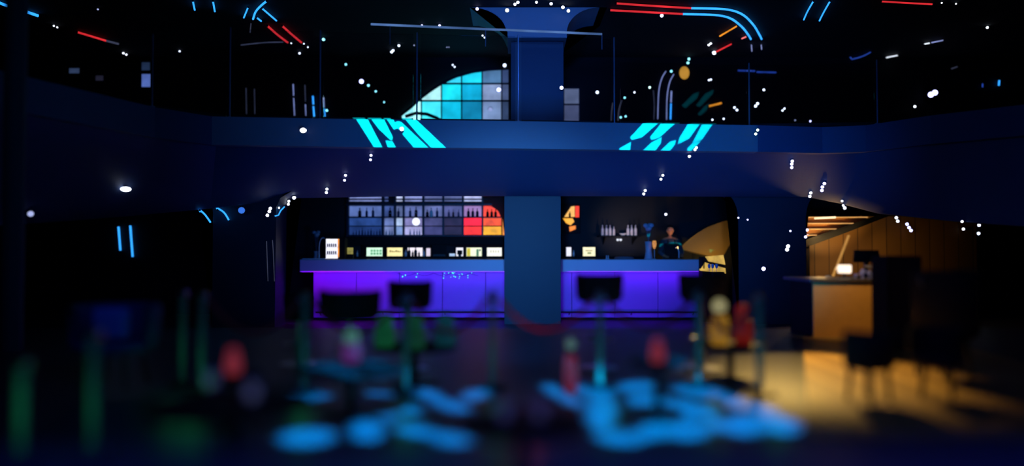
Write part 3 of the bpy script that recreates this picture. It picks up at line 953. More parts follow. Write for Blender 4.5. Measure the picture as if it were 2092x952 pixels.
FLO = [ell(*e) for e in ((640, 815, 58, 14, 8), (705, 838, 45, 10, 15), (628, 893, 58, 17, -3), (770, 812, 34, 12), (830, 838, 32, 9, 5), (850, 880, 42, 11, 8), (922, 897, 42, 12, 6), (872, 805, 34, 11, 12), (920, 828, 42, 11, 15), (972, 806, 30, 12, -12), (750, 880, 34, 22), (790, 850, 24, 9, 20))]
FRO = [ell(*e) for e in ((1132, 798, 26, 11, 30), (1165, 818, 28, 9, 25), (1215, 800, 42, 15, 8), (1228, 840, 30, 40, 0), (1300, 790, 42, 13, -4), (1325, 818, 44, 16, 0), (1268, 893, 52, 14, 4), (1345, 878, 46, 18, -8), (1395, 838, 34, 22, 10), (1430, 800, 56, 14, 8), (1440, 842, 26, 14, 15), (1410, 880, 40, 18, -5), (1500, 822, 30, 14, 12), (1520, 868, 46, 22, 0), (1470, 868, 26, 12, 0), (1590, 866, 44, 20, 12), (1560, 838, 32, 12, 15))]
FHO = [ell(*e) for e in ((1272, 855, 26, 13, -25), (1356, 846, 14, 8, -20), (1466, 822, 20, 8, 20), (1480, 852, 16, 7, -20))]
projector('wide black projector casting the left blue patches on the floor', (-0.9, 3.0, 4.8), (-1.2, 6.3, 0), FLO, [], 24000, (0.0, 0.30, 0.9), 0.003, angle=60)
projector('wide black projector casting the right blue patches on the floor', (0.9, 3.0, 4.8), (1.6, 6.3, 0), FRO, FHO, 26000, (0.0, 0.32, 0.9), 0.003, angle=60)

# ---------------------------------------------------------------- the bar
YF = 18.0   # front of the counter slab
xa, xb = P(612, 540, YF).x, P(1438, 540, YF).x
zt, zu = P(1046, 530, YF).z, P(1046, 556, YF).z
bar = thing('bar_counter', 'long pale bar counter with violet-lit front behind the column', 'bar counter', (0, YF, 0))
mb = MB(); mb.box(xa, xb, YF, YF + 0.6, zu, zt, 0.02); wpart(bar, mb, 'countertop', M_bar)
mb = MB(); mb.prism([(xb - 0.01, YF + 0.02, zt - 0.02), (xb + 0.28, YF + 0.3, zt - 0.02), (xb + 0.28, YF + 0.6, zt - 0.02), (xb - 0.01, YF + 0.6, zt - 0.02)], (0, 0, zu - zt + 0.06)); wpart(bar, mb, 'counter_end', M_bar)
xfa, xfb = P(640, 580, YF + 0.2).x, P(1432, 580, YF + 0.2).x
npan = 9
for i in range(npan):
    a = xfa + (xfb - xfa) * i / npan; b = xfa + (xfb - xfa) * (i + 1) / npan
    mb = MB(); mb.box(a + 0.006, b - 0.006, YF + 0.2, YF + 0.24, ZS + 0.06, zu - 0.001, 0.004); wpart(bar, mb, 'front_panel', M_front)
mb = MB(); mb.box(xfa, xfb, YF + 0.25, YF + 0.55, ZS, zu - 0.005); wpart(bar, mb, 'carcass', M_dark)
mb = MB(); mb.box(xfa, xfb, YF + 0.24, YF + 0.248, ZS, ZS + 0.06); wpart(bar, mb, 'plinth', M_dark)
mb = MB(); mb.tube([(xfa + 0.1, YF + 0.06, ZS + 0.2), (xfb - 0.1, YF + 0.06, ZS + 0.2)], 0.02, 8)
for i in range(7):
    x = xfa + 0.2 + (xfb - xfa - 0.4) * i / 6
    mb.tube([(x, YF + 0.06, ZS + 0.2), (x, YF + 0.21, ZS + 0.12)], 0.012, 6)
wpart(bar, mb, 'foot_rail', M_blackm)
# teal disco reflections imitated by glowing beads under the counter edge
fl = thing('glitter_beads', 'teal reflected glitter as glowing beads under the counter edge left of the column', 'glitter beads', P(930, 565, YF + 0.1))
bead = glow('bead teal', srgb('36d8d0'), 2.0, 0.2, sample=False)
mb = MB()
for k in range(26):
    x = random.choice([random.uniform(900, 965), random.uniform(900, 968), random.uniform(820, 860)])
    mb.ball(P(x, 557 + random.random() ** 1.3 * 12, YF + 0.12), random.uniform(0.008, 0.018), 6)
o = wpart(fl, mb, 'glint_bead', bead); o['kind'] = 'stuff'
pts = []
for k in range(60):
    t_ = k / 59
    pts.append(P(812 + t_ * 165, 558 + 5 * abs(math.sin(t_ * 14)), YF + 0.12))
mb = MB(); mb.tube(pts, 0.004, 5); wpart(fl, mb, 'added_wire', M_blackm)  # made-up strand that only carries the beads

# back counter
YC = 19.18
xbc = P(1338, 530, YC).x
zc_ = P(1046, 524, YC).z - 0.001
bc = thing('back_counter', 'dark counter along the wall behind the bar', 'counter', (0, YC, 0))
mb = MB(); mb.box(xa + 0.3, xbc, YC - 0.05, YC + 0.55, zc_ - 0.05, zc_, 0.006); wpart(bc, mb, 'worktop', M_dark)
x = xa + 0.32
nb = 10; wdt = (xbc - 0.02 - x) / nb
for i in range(nb):
    mb = MB(); mb.box(x + i * wdt + 0.01, x + (i + 1) * wdt - 0.01, YC, YC + 0.02, 0.1, zc_ - 0.07, 0.004); wpart(bc, mb, 'door', M_dark)
mb = MB(); mb.box(x, x + nb * wdt, YC + 0.025, YC + 0.53, 0.0, zc_ - 0.052); wpart(bc, mb, 'carcass', M_dark)


def bottle_mb(h, r):
    return MB().lathe([(0, 0), (r, 0), (r, h * 0.55), (r * 0.85, h * 0.64), (r * 0.35, h * 0.72), (r * 0.3, h * 0.92), (r * 0.38, h * 0.93), (r * 0.38, h), (0, h)], (0, 0, 0), 12)


BOT = {}
def bottle(px, py, Y, hpx, material, label, group, wide=1.0, cap=True):
    key = (material.name, round(wide, 1))
    if key not in BOT:
        root = thing('bottle', label, 'bottle', (0, 0, 0), group=group)
        mb = bottle_mb(0.26, 0.036 * wide); mb.build('bottle_body', material, root, smooth=True)
        MB().lathe([(0.0145, 0.244), (0.0145, 0.262), (0, 0.263)], (0, 0, 0), 10).build('cap', M_dark, root)
        BOT[key] = (root, [False])
    root, used = BOT[key]
    if used[0]:
        root = copy_tree(root)
    used[0] = True
    root.location = P(px, py, Y)
    s_ = hpx / F * Y / 0.263
    root.scale = (s_, s_, s_)
    root['label'] = label
    root['group'] = group
    return root


# lit shelf unit (left of the column)
YS = 19.45
su = thing('back_bar_shelf', 'tall backlit bottle shelf behind the bar, red-lit at its right end', 'shelf unit', P(870, 480, YS))
ccols = [(713, 779), (785, 804), (809, 822), (826, 862), (867, 903), (907, 944), (947, 984), (987, 1024)]
top_c = ['7c8ac8', '3c4a80', 'c8d4ff', '8c98d8', '5a6498', '5a6498', 'b0b8e8', '5a5f8c']
r1_c = ['5c74b8', '3f5494', '6474a8', '6c7cc0', '6c78b8', '5a5f9c', '9070a8', 'ff4a28']
r2_c = ['2c4c94', '6c80c0', 'b8d0f8', '9490d0', '54548c', '2e2440', 'ff2030', 'ff5a18']
r3_c = ['213a78', '7484bc', '7c98d0', 'b4b4ec', '484880', '2a2038', 'ff3418', 'ffb400']
rows = [(399, 405.5, top_c), (408, 411.5, top_c), (421, 442, r1_c), (445.5, 461, r2_c), (463, 479.5, r3_c)]
def arch_right(px, py):
    # right end rounds off
    R_ = [(399, 985), (412, 1003), (421, 1003), (430, 1017), (445, 1024), (460, 1028), (480, 1031)]
    for (y0, x0), (y1, x1) in zip(R_, R_[1:]):
        if y0 <= py <= y1:
            return x0 + (x1 - x0) * (py - y0) / (y1 - y0)
    return 1031


for ri, (ya, yb, cs) in enumerate(rows):
    for ci, (x0, x1) in enumerate(ccols):
        if ri < 2 and ci == 7:
            continue
        if ri < 2 and ci in (1, ):
            x1 = x0 + 8
        r_ = x1
        ol = [(x0, ya)]
        for k in range(5):
            yy = ya + (yb - ya) * k / 4
            lim = arch_right(0, yy)
            ol.append((min(x1, lim), yy))
        ol.append((x0, yb))
        bright = {0: 0.9, 1: 0.8, 2: 0.75, 3: 0.75, 4: 0.8}[ri]
        mb = MB(); mb.prism([P(a, b, YS + 0.12) for a, b in ol], (0, 0.02, 0))
        wpart(su, mb, 'light_panel', glow('shelf pane ' + cs[ci] + str(ri), srgb(cs[ci]), bright * (1.45 if ci >= 6 and ri > 1 else 1.1), 0.35, 3.5))
mb = MB(); mb.prism([P(a, b, YS + 0.12) for a, b in ((1026.5, 446), (1028, 460), (1031, 480), (1026.5, 480))], (0, 0.02, 0))
wpart(su, mb, 'light_panel', glow('shelf edge amber', srgb('ff9a3a'), 1.0))
for yy, th in ((398, 0.02), (406.8, 0.015), (416, 0.05), (443.7, 0.02), (481, 0.03)):
    za = P(0, yy, YS).z
    mb = MB(); mb.box(P(708, yy, YS).x, P(min(1032, arch_right(0, yy) + 2), yy, YS).x, YS - 0.12, YS + 0.15, za - th, za + 0.0, 0.003); wpart(su, mb, 'shelf_board', fr_m)
for xx in (710, 782, 806.5, 824, 864.5, 905, 945.5, 985.5):
    mb = MB(); a = P(xx, 481, YS); b = P(xx, 398 if xx < 980 else 400, YS)
    mb.box(a.x - 0.025, a.x + 0.025, YS + 0.0, YS + 0.15, a.z, b.z, 0.003); wpart(su, mb, 'upright', fr_m)
mb = MB(); a = P(708, 484, YS); b = P(1033, 484, YS)
mb.box(a.x, b.x, YS - 0.1, YS + 0.14, P(0, 500, YS).z, P(0, 484, YS).z - 0.01); wpart(su, mb, 'lower_cabinet', M_dark)
for xx in (740, 827, 989.5):
    mb = MB(); a = P(xx, 500, YS); mb.box(a.x - 0.02, a.x + 0.02, YS + 0.1, YS + 0.14, zc_, a.z + 0.01); wpart(su, mb, 'bracket', M_dark)
GBt = 'dark bottles on the upper lit shelf'
Bdark = mat('dark glass bottle', srgb('0a1020'), 0.25)
Bred = mat('red brown bottle', srgb('401008'), 0.25)
Bpale = mat('frosted pale bottle', srgb('d8d0d0'), 0.4)
Bblue = mat('blue glass bottle', srgb('1c3a60'), 0.25)
sh1, sh2 = 443.4, 480.6
def B_(px, mt, lab, w=1.0, h=19, row=sh1, g=GBt):
    bottle(px, row, YS - 0.03, h, mt, lab, g, w)
B_(735, Bdark, 'dark bottle standing alone in the leftmost upper bay', 1.3)
B_(749, Bblue, 'blue bottle beside the lone dark one in the leftmost upper bay')
B_(762, Bblue, 'rightmost blue bottle in the leftmost upper bay', 1.0, 20)
B_(797, Bdark, 'dark bottle in the second upper bay', 1.2, 20)
B_(814, Bblue, 'blue bottle in the narrow upper bay', 1.0, 18)
B_(838, Bblue, 'blue bottle at the left of the bay over the bright white pane')
B_(850, Bdark, 'tall black bottle in the bay over the bright white pane', 1.1, 21)
B_(873, Bdark, 'squat dark bottle left of the white bottle', 1.5, 15)
B_(881, Bpale, 'white bottle in the fourth wide upper bay', 1.3, 19)
B_(893, Bblue, 'blue bottle right of the white bottle')
for x, l_ in ((917, 'left'), (926, 'middle'), (937, 'right')):
    B_(x, Bblue if l_ != 'middle' else Bdark, l_ + ' bottle of the violet-grey upper bay', 1.0, 15)
for x, l_ in ((957, 'left'), (966, 'middle'), (975, 'right')):
    B_(x, Bdark, l_ + ' dark bottle of the violet-red upper bay', 1.2, 18)
for x, l_ in ((996, 'left'), (1004.5, 'middle'), (1012.5, 'right')):
    B_(x, Bred, l_ + ' bottle of the orange-red upper bay', 1.3, 16)
G2 = 'small bottles along the lower lit shelf'
for k in range(10):
    bottle(722 + k * 6, sh2, YS - 0.03, 9 + (k * 37 % 7), Bblue, 'small blue bottle in the row at the left end of the lower shelf', G2, 0.9)
for k, x in enumerate((789, 796, 801)):
    bottle(x, sh2, YS - 0.03, 11, Bpale, 'small pale bottle in the second bay of the lower shelf', G2, 0.9)
for k, x in enumerate((838, 846, 852, 857)):
    bottle(x, sh2, YS - 0.03, 12, Bpale, 'small pale bottle under the bright white disc', G2, 0.9)
mb = MB(); mb.tube([P(850, 453, YS + 0.08), P(850, 453, YS + 0.119)], 0.1, 20); wpart(su, mb, 'disc_lamp', glow('disc lamp', (0.8, 0.88, 1), 1.6, 0), 'round white lamp disc')

# right red lit niche
rn = thing('lit_niche', 'small red and orange backlit wall niche right of the column', 'lit niche', P(1167, 473, YS))
for pts_, c in ([((1153, 443), (1167, 422), (1174, 421), (1174, 443)), 'ffc060'], [((1175.5, 421), (1183, 421), (1183, 444), (1175.5, 444)), 'ff4010'], [((1150, 446), (1170, 446), (1173, 453), (1166, 460), (1157, 456)), 'ffb030'], [((1163, 463), (1176, 461), (1176, 468), (1164, 473)), 'ff8a18']):
    mb = MB(); mb.prism([P(a, b, YS + 0.1) for a, b in pts_], (0, 0.03, 0)); wpart(rn, mb, 'light_panel', glow('niche ' + c, srgb(c), 1.2, 0.2))
mb = MB(); mb.box(P(1147, 420, YS).x, P(1186, 420, YS).x, YS + 0.14, YS + 0.3, P(0, 476, YS).z, P(0, 417, YS).z); wpart(rn, mb, 'niche_box', M_dark)
mb = MB(); a = P(1146, 444.5, YS); mb.box(a.x, P(1185, 444, YS).x, YS - 0.06, YS + 0.1, a.z - 0.014, a.z + 0.004); wpart(rn, mb, 'shelf_board', M_dark)
bottle(1164, 443.6, YS - 0.01, 12, Bred, 'red-brown bottle standing in the red niche', 'bottle in the red niche', 1.3)

# right wall shelf with pale bottles
ws = thing('wall_shelf', 'thin dark wall shelf carrying pale bottles right of the column', 'shelf', P(1265, 482, YS))
mb = MB(); a = P(1222, 481.5, YS); b = P(1308, 481.5, YS); mb.box(a.x, b.x, YS - 0.12, YT + 0.2, a.z - 0.03, a.z, 0.004); wpart(ws, mb, 'board', M_dark)
for xx in (1235, 1295):
    mb = MB(); q = P(xx, 484, YS); mb.prism([(q.x, YT + 0.2, q.z), (q.x, YS - 0.05, q.z), (q.x, YT + 0.2, q.z - 0.2)], (0.02, 0, 0)); wpart(ws, mb, 'bracket', M_dark)
for i, x in enumerate((1231, 1239, 1246.5, 1254)):
    bottle(x, 481.4, YS, 23 if i < 3 else 20, Bpale, ['leftmost', 'second', 'third', 'rightmost'][i] + ' pale bottle of the left four on the thin wall shelf', 'pale bottles on the wall shelf', 0.9)
for i, x in enumerate((1283, 1290.5, 1298.5)):
    bottle(x, 481.4, YS, 23, Bpale, ['leftmost', 'middle', 'rightmost'][i] + ' pale bottle of the right three on the thin wall shelf', 'pale bottles on the wall shelf', 0.9)
tag(MB().lathe([(0, 0), (0.04, 0), (0.045, 0.01), (0.1, 0.06), (0.095, 0.062), (0.04, 0.02), (0, 0.018)], P(1273, 481.4, YS), 16).build('bowl', Bpale), 'low pale bowl between the bottle groups on the wall shelf', 'bowl')
for i, (x, y) in enumerate(((1262, 490), (1268, 490))):
    tag(MB().ball(P(x, y, YT + 0.14), 0.03, 10).lathe([(0.0, 0), (0.035, 0), (0.035, 0.02), (0, 0.02)], P(x, y, YT + 0.16), 8).build('indicator_lamp', glow('indicator', (0.8, 0.85, 1), 1.2, 0)), ['left', 'right'][i] + ' tiny white lamp on the wall under the pale bottles', 'lamp')

# lit display boxes on the back counter
def display_box(x0, x1, y0, face, label, inner=None, y1=525):
    a, b = P(x0, y0, YC + 0.1), P(x1, y1, YC + 0.1)
    z1 = zc_
    t = thing('display_box', label, 'lit display box', ((a.x + b.x) / 2, YC + 0.1, z1), group='lit display boxes on the back counter')
    mb = MB(); mb.box(a.x - 0.015, b.x + 0.015, YC + 0.11, YC + 0.3, z1, a.z + 0.015, 0.004); wpart(t, mb, 'case', M_dark)
    mb = MB(); mb.box(a.x, b.x, YC + 0.095, YC + 0.108, z1 + 0.01, a.z, 0.002); wpart(t, mb, 'lit_face', glow('face ' + face, srgb(face), 1.15, 0.12))
    if inner:
        for fx0, fx1, fy0, fy1, c in inner:
            p, q = P(fx0, fy0, YC + 0.085), P(fx1, fy1, YC + 0.085)
            mb = MB(); mb.box(p.x, q.x, YC + 0.08, YC + 0.094, q.z, p.z, 0.001); wpart(t, mb, 'printed_block', glow('blk ' + c, srgb(c), 0.8))
    return t


display_box(749, 781, 506, 'd8ffe4', 'pale green lit display box, leftmost on the back counter', [(757 + i * 6, 761.5 + i * 6, 510 + j * 6, 514.5 + j * 6, '6cc890') for i in range(4) for j in range(2)])
display_box(791, 822, 506, 'fff0a8', 'pale yellow lit display box beside the pale green one', [(796 + i * 4, 799 + i * 4, 511 + (i % 3), 515, '8a7020') for i in range(6)])
display_box(833, 863, 506, 'f4ecf8', 'white lit display box half hidden by dark bottles')
display_box(871, 879, 507, 'd8cce0', 'narrow lit display box right of the dark bottles')
display_box(891, 903, 517, 'fff8f0', 'lowest small white lit display box in the middle of the counter')
display_box(918, 929.5, 518, 'a8c4e8', 'small blue-white lit display box left of the dark register')
display_box(932, 946, 506, 'f0f0ff', 'white lit display box behind the dark register')
display_box(953, 984, 506, 'f8ffd8', 'lit display box with yellow left half', [(954, 961, 507, 523, 'f0e020'), (973, 978, 509, 523, '5c9468'), (979, 982, 509, 513, '20302c')])
display_box(995, 1025, 506, 'fffff0', 'plain cream lit display box nearest the column on its left', [(1002 + i * 5, 1004 + i * 5, 511, 516, 'c8c0a0') for i in range(4)])
display_box(1157, 1167, 505, 'e8e8f8', 'white lit display box just right of the column')
display_box(1191, 1216, 505, 'fff8c8', 'cream lit display box second right of the column', [(1196, 1211, 511, 513, 'b0a060'), (1200, 1208, 515, 519, 'a8b470')])
for i, (x, h) in enumerate(((829, 14), (836, 19), (843, 13), (849, 20), (856, 12))):
    bottle(x, 524, YC + 0.0, h, Bdark if i != 0 else Bpale, 'dark bottle before the white lit display box' if i else 'pale bottle left of the dark ones before the white display box', 'bottles before the white display box', 1.2)
def register(x0, x1, y0, label):
    a, b = P(x0, y0, YC - 0.0), P(x1, y0, YC - 0.0)
    t = thing('cash_register', label, 'cash register', ((a.x + b.x) / 2, YC + 0.02, zc_))
    mb = MB(); mb.box(a.x, b.x, YC - 0.01, YC + 0.02, zc_ + 0.05, a.z, 0.006); wpart(t, mb, 'screen', M_dark)
    mb = MB(); mb.box(a.x + 0.03, b.x - 0.03, YC - 0.03, YC + 0.07, zc_, zc_ + 0.06, 0.005); wpart(t, mb, 'base', M_blackm)
register(934, 944.5, 511, 'dark register screen in front of the white display box')
register(882, 912, 500, 'wide dark register screen above the lowest display box')
for i, (x, s_) in enumerate(((717, 13), (721, 8), (730, 12), (866, 14), (1172, 13))):
    bottle(x, 524, YC - 0.0, s_, Bpale, ['pale bottle right of the small yellow-lit box', 'short pale bottle in the left group on the counter', 'pale bottle at the right of the left group', 'pale bottle between white and narrow display boxes', 'pale bottle beside the white box right of the column'][i], 'loose pale bottles on the back counter', 1.1)

# lit display fridge on the bar
YG = 18.3
a, b = P(666, 488, YG), P(703, 528, YG)
fz = zt
fg = thing('display_fridge', 'bright white lit countertop fridge at the left end of the bar', 'display fridge', ((a.x + b.x) / 2, YG, fz))
mb = MB(); mb.box(a.x - 0.03, b.x + 0.01, YG + 0.02, YG + 0.36, fz, a.z + 0.03, 0.01); wpart(fg, mb, 'case', M_dark)
xm = P(690, 500, YG).x
mb = MB(); mb.box(a.x, xm, YG, YG + 0.018, fz + 0.02, a.z); wpart(fg, mb, 'lit_door', glow('fridge white', srgb('f0f0ff'), 1.25, 0.1))
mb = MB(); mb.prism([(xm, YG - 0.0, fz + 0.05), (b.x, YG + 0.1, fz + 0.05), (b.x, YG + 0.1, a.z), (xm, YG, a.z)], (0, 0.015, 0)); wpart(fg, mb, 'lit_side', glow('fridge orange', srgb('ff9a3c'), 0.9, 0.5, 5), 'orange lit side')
for j, yy in enumerate((504, 519)):
    for k in range(5):
        q = P(669.5 + k * 4.1, yy, YG - 0.03)
        mb = MB(); mb.lathe([(0, 0), (0.018, 0), (0.018, 0.06), (0.008, 0.08), (0, 0.08)], q, 8); wpart(fg, mb, 'can', mat('can dark blue', srgb('2a3a7c'), 0.4))
    q0, q1 = P(667, yy + 0.5, YG), P(690, yy + 0.5, YG)
    mb = MB(); mb.box(q0.x, q1.x, YG - 0.05, YG - 0.001, q0.z - 0.008, q0.z); wpart(fg, mb, 'shelf', M_metal)
a, b = P(709, 506, YG + 0.3), P(721, 519, YG + 0.3)
t = thing('lit_box', 'small dull yellow lit box just right of the white fridge', 'lit box', ((a.x + b.x) / 2, YG + 0.3, fz))
mb = MB(); mb.box(a.x, b.x, YG + 0.3, YG + 0.32, b.z, a.z, 0.003); wpart(t, mb, 'lit_face', glow('dull yellow', srgb('a8a050'), 0.7, 0.4, 8))
mb = MB(); mb.box(a.x, b.x, YG + 0.32, YG + 0.4, fz, a.z, 0.003); wpart(t, mb, 'box_case', M_dark)
# gooseneck beer tap and tray
t = thing('beer_tap', 'pale gooseneck tap at the left end of the bar', 'tap', (P(652, 528, YG).x, YG, fz))
mb = MB(); mb.tube([P(652, 527, YG), P(652, 505, YG), P(653, 495, YG), P(656, 488, YG), P(660, 485, YG), P(663, 487, YG)], 0.012, 8); wpart(t, mb, 'spout', M_bar)
mb = MB(); mb.lathe([(0, 0), (0.045, 0), (0.045, 0.015), (0.02, 0.03), (0.02, 0.12), (0.014, 0.13), (0, 0.13)], (P(652, 528, YG).x, YG, fz), 12); wpart(t, mb, 'tap_base', M_metal)
tag(MB().box(P(616, 528, YF).x, P(663, 528, YF).x, YF + 0.05, YF + 0.2, zt, zt + 0.025, 0.008).build('bar_tray', mat('white tray', srgb('e8ecf8'), 0.4)), 'flat pale tray on the left end of the bar counter', 'tray')


def vase(label, px, Y, z0, top_y, hh, s_, flat):
    x = P(px, 500, Y).x
    t = thing('flower_vase', label, 'vase', (x, Y, z0))
    m_ = mat('smoke glass vase', srgb('b8b8cc'), 0.4)
    mb = MB(); mb.lathe([(0, 0), (0.11 * s_, 0), (0.09 * s_, hh * 0.1), (0.065 * s_, hh * 0.5), (0.085 * s_, hh), (0.07 * s_, hh), (0.05 * s_, hh * 0.5), (0, hh * 0.1)], (0, 0, 0), 16); mb.build('vase_body', m_, t, smooth=True)
    zt2 = P(px, top_y, Y).z - z0
    mb = MB()
    for k in range(7):
        an = k * 0.9
        mb.tube([(0, 0, hh * 0.5), (0.01 * math.cos(an), 0.01 * math.sin(an), hh + 0.04), (0.06 * math.cos(an) * s_, 0.06 * math.sin(an) * s_, zt2 - 0.14)], 0.006, 5)
    mb.build('stem', mat('stem grey green', srgb('5c6070'), 0.7), t)
    for k in range(9):
        an = k * 0.7; rr = 0.075 * s_ * (0.3 + 0.7 * (k % 3) / 2)
        MB().ball((rr * math.cos(an), rr * math.sin(an), zt2 - 0.11 + 0.05 * math.sin(k * 1.7)), 0.055 * s_, 10, (1, 1, 0.9)).build('flower_head', mat('grey violet petals', srgb('b0b0c0'), 0.8, noise=0.4, scale=30), t)
    return t


vase('tall grey vase with round bouquet beside the bartender', 1325, 18.3, zt, 455, 0.44, 1.1, 0)
vase('smaller grey vase with dim bouquet left of the white fridge', 647, 18.55, zt, 469, 0.2, 0.85, 0)
# hand-like orange spot by the vase, made up as a glowing goblet
t = thing('goblet_standin', 'glowing goblet standing in for a hand-like orange spot right of the tall grey vase', 'goblet', (P(1337, 528, 18.1).x, 18.1, zt))
mb = MB(); mb.lathe([(0, 0), (0.045, 0), (0.04, 0.012), (0.009, 0.03), (0.009, 0.24), (0, 0.25)], (0, 0, 0), 14); mb.build('foot', M_tumbler, t)
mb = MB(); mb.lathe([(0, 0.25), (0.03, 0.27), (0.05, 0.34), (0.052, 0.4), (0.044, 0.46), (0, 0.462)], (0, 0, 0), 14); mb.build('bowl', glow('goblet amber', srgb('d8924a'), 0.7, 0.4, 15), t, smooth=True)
tag(MB().lathe([(0, 0), (0.24, 0), (0.25, 0.02), (0.22, 0.06), (0.1, 0.075), (0, 0.08)], (P(1275, 528, 18.35).x, 18.35, zt), 20).build('serving_cover', mat('grey cover', srgb('6c6878'), 0.5)), 'low grey covered dish on the bar left of the tall vase', 'dish')
for i, x in enumerate((1239, 1242)):
    tag(MB().lathe([(0, 0), (0.03, 0), (0.012, 0.03), (0.01, 0.09), (0.0, 0.1)], (P(x, 528, 18.2).x + i * 0.02, 18.2 + 0.1 * i, zt), 10).build('salt_shaker', M_bar), ['left', 'right'][i] + ' tiny pale shaker beside the low grey dish', 'shaker')

# bartender
def person():
    x, Y = P(1369, 470, 18.92).x, 18.92
    t = thing('person', 'person in charcoal shirt and black apron behind the bar, amber-lit face', 'person', (x, Y, 0))
    H = P(1369, 459, Y).z            # crown height
    k = H / 1.8
    me = bpy.data.meshes.new('body')
    J = {'pel': (0, 0, 0.95), 'wai': (0, 0, 1.1), 'che': (0, 0.0, 1.3), 'shl': (0, 0.01, 1.45), 'nek': (0, 0.0, 1.5), 'hed': (0, -0.01, 1.56),
         'sL': (-0.18, 0, 1.42), 'eL': (-0.25, -0.06, 1.14), 'wL': (-0.17, -0.27, 1.06), 'sR': (0.18, 0, 1.42), 'eR': (0.26, -0.06, 1.14), 'wR': (0.2, -0.28, 1.08),
         'hL': (-0.1, 0, 0.88), 'kL': (-0.11, -0.02, 0.5), 'aL': (-0.11, 0.02, 0.09), 'tL': (-0.12, -0.14, 0.04), 'hR': (0.1, 0, 0.88), 'kR': (0.11, -0.02, 0.5), 'aR': (0.11, 0.02, 0.09), 'tR': (0.12, -0.14, 0.04)}
    Rr = {'pel': .14, 'wai': .13, 'che': .15, 'shl': .1, 'nek': .055, 'hed': .05, 'sL': .065, 'eL': .045, 'wL': .03, 'sR': .065, 'eR': .045, 'wR': .03, 'hL': .09, 'kL': .06, 'aL': .04, 'tL': .035, 'hR': .09, 'kR': .06, 'aR': .04, 'tR': .035}
    E = [('pel', 'wai'), ('wai', 'che'), ('che', 'shl'), ('shl', 'nek'), ('nek', 'hed'), ('shl', 'sL'), ('sL', 'eL'), ('eL', 'wL'), ('shl', 'sR'), ('sR', 'eR'), ('eR', 'wR'), ('pel', 'hL'), ('hL', 'kL'), ('kL', 'aL'), ('aL', 'tL'), ('pel', 'hR'), ('hR', 'kR'), ('kR', 'aR'), ('aR', 'tR')]
    # hands: palm plus five fingers
    for s_, side in ((-1, 'L'), (1, 'R')):
        w = Vector(J['w' + side])
        J['p' + side] = tuple(w + Vector((-s_ * 0.02, -0.07, -0.01))); Rr['p' + side] = .022
        E.append(('w' + side, 'p' + side))
        for f in range(5):
            kx = (f - 2) * 0.018
            base = Vector(J['p' + side]) + Vector((kx, -0.015, 0)) if f < 4 else w + Vector((-s_ * 0.03, -0.03, 0))
            m1 = base + (Vector((kx * 0.2, -0.04, -0.008)) if f < 4 else Vector((-s_ * 0.03, -0.02, 0)))
            tip = m1 + (Vector((0, -0.025 - 0.004 * (2 - abs(f - 1.5)), -0.02)) if f < 4 else Vector((-s_ * 0.01, -0.025, -0.01)))
            for nm, q in (('a', base), ('b', m1), ('c', tip)):
                J[f'{side}{f}{nm}'] = tuple(q); Rr[f'{side}{f}{nm}'] = .0085
            E += [('p' + side if f < 4 else 'w' + side, f'{side}{f}a'), (f'{side}{f}a', f'{side}{f}b'), (f'{side}{f}b', f'{side}{f}c')]
    names = list(J)
    me.from_pydata([tuple(c * k for c in J[n]) for n in names], [(names.index(a), names.index(b)) for a, b in E], [])
    o = bpy.data.objects.new('body', me); COL.objects.link(o)
    sk = o.modifiers.new('skin', 'SKIN'); o.modifiers.new('sub', 'SUBSURF').levels = 1
    for i, n in enumerate(names):
        me.skin_vertices[0].data[i].radius = (Rr[n] * k, Rr[n] * k * (0.75 if n in ('pel', 'wai', 'che') else 1))
        me.skin_vertices[0].data[i].use_root = n == 'pel'
    dg = bpy.context.evaluated_depsgraph_get()
    m2 = bpy.data.meshes.new_from_object(o.evaluated_get(dg))
    bpy.data.objects.remove(o)
    # head joined into the same body mesh
    bm = bmesh.new(); bm.from_mesh(m2)
    hc = Vector((0, -0.01, 1.665)) * k
    r = bmesh.ops.create_uvsphere(bm, u_segments=24, v_segments=18, radius=1)
    for v in r['verts']:
        c = v.co
        fx = 0.078 * (1 - 0.22 * max(0, -c.z)); fy = 0.098
        z_ = c.z * 0.122
        y_ = c.y * fy
        if c.y < -0.6:
            y_ -= 0.018 * math.exp(-((c.x / 0.18) ** 2) - ((c.z + 0.1) / 0.22) ** 2)      # nose
            y_ += 0.007 * (math.exp(-(((abs(c.x) - 0.36) / 0.16) ** 2) - ((c.z - 0.08) / 0.12) ** 2))   # eye sockets
            y_ -= 0.005 * math.exp(-((c.x / 0.3) ** 2) - ((c.z + 0.48) / 0.1) ** 2)      # lips
        v.co = hc + Vector((c.x * fx, y_, z_)) * k
    for s_ in (-1, 1):
        m_ = Matrix.Translation(hc + Vector((s_ * 0.079, 0.01, -0.005)) * k) @ Matrix.Diagonal((0.012, 0.02, 0.034, 1))
        bmesh.ops.create_uvsphere(bm, u_segments=10, v_segments=8, radius=1, matrix=m_)
    me3 = bpy.data.meshes.new('body'); bm.to_mesh(me3); bm.free()
    for p in me3.polygons:
        p.use_smooth = True
    me3.materials.append(M_skin)
    b = bpy.data.objects.new('body', me3); COL.objects.link(b); b.parent = t
    # eyes, hair, clothing
    for s_ in (-1, 1):
        MB().ball(hc + Vector((s_ * 0.029, -0.09, 0.012)) * k, 0.011, 10).build('eye', mat('eye', srgb('e8e0d8'), 0.2), t)
    hb = bmesh.new()
    rr = bmesh.ops.create_uvsphere(hb, u_segments=20, v_segments=14, radius=1)
    for v in rr['verts']:
        c = v.co.copy()
        v.co = hc + Vector((c.x * 0.086, c.y * 0.104 + 0.012, c.z * 0.12 + 0.016)) * k
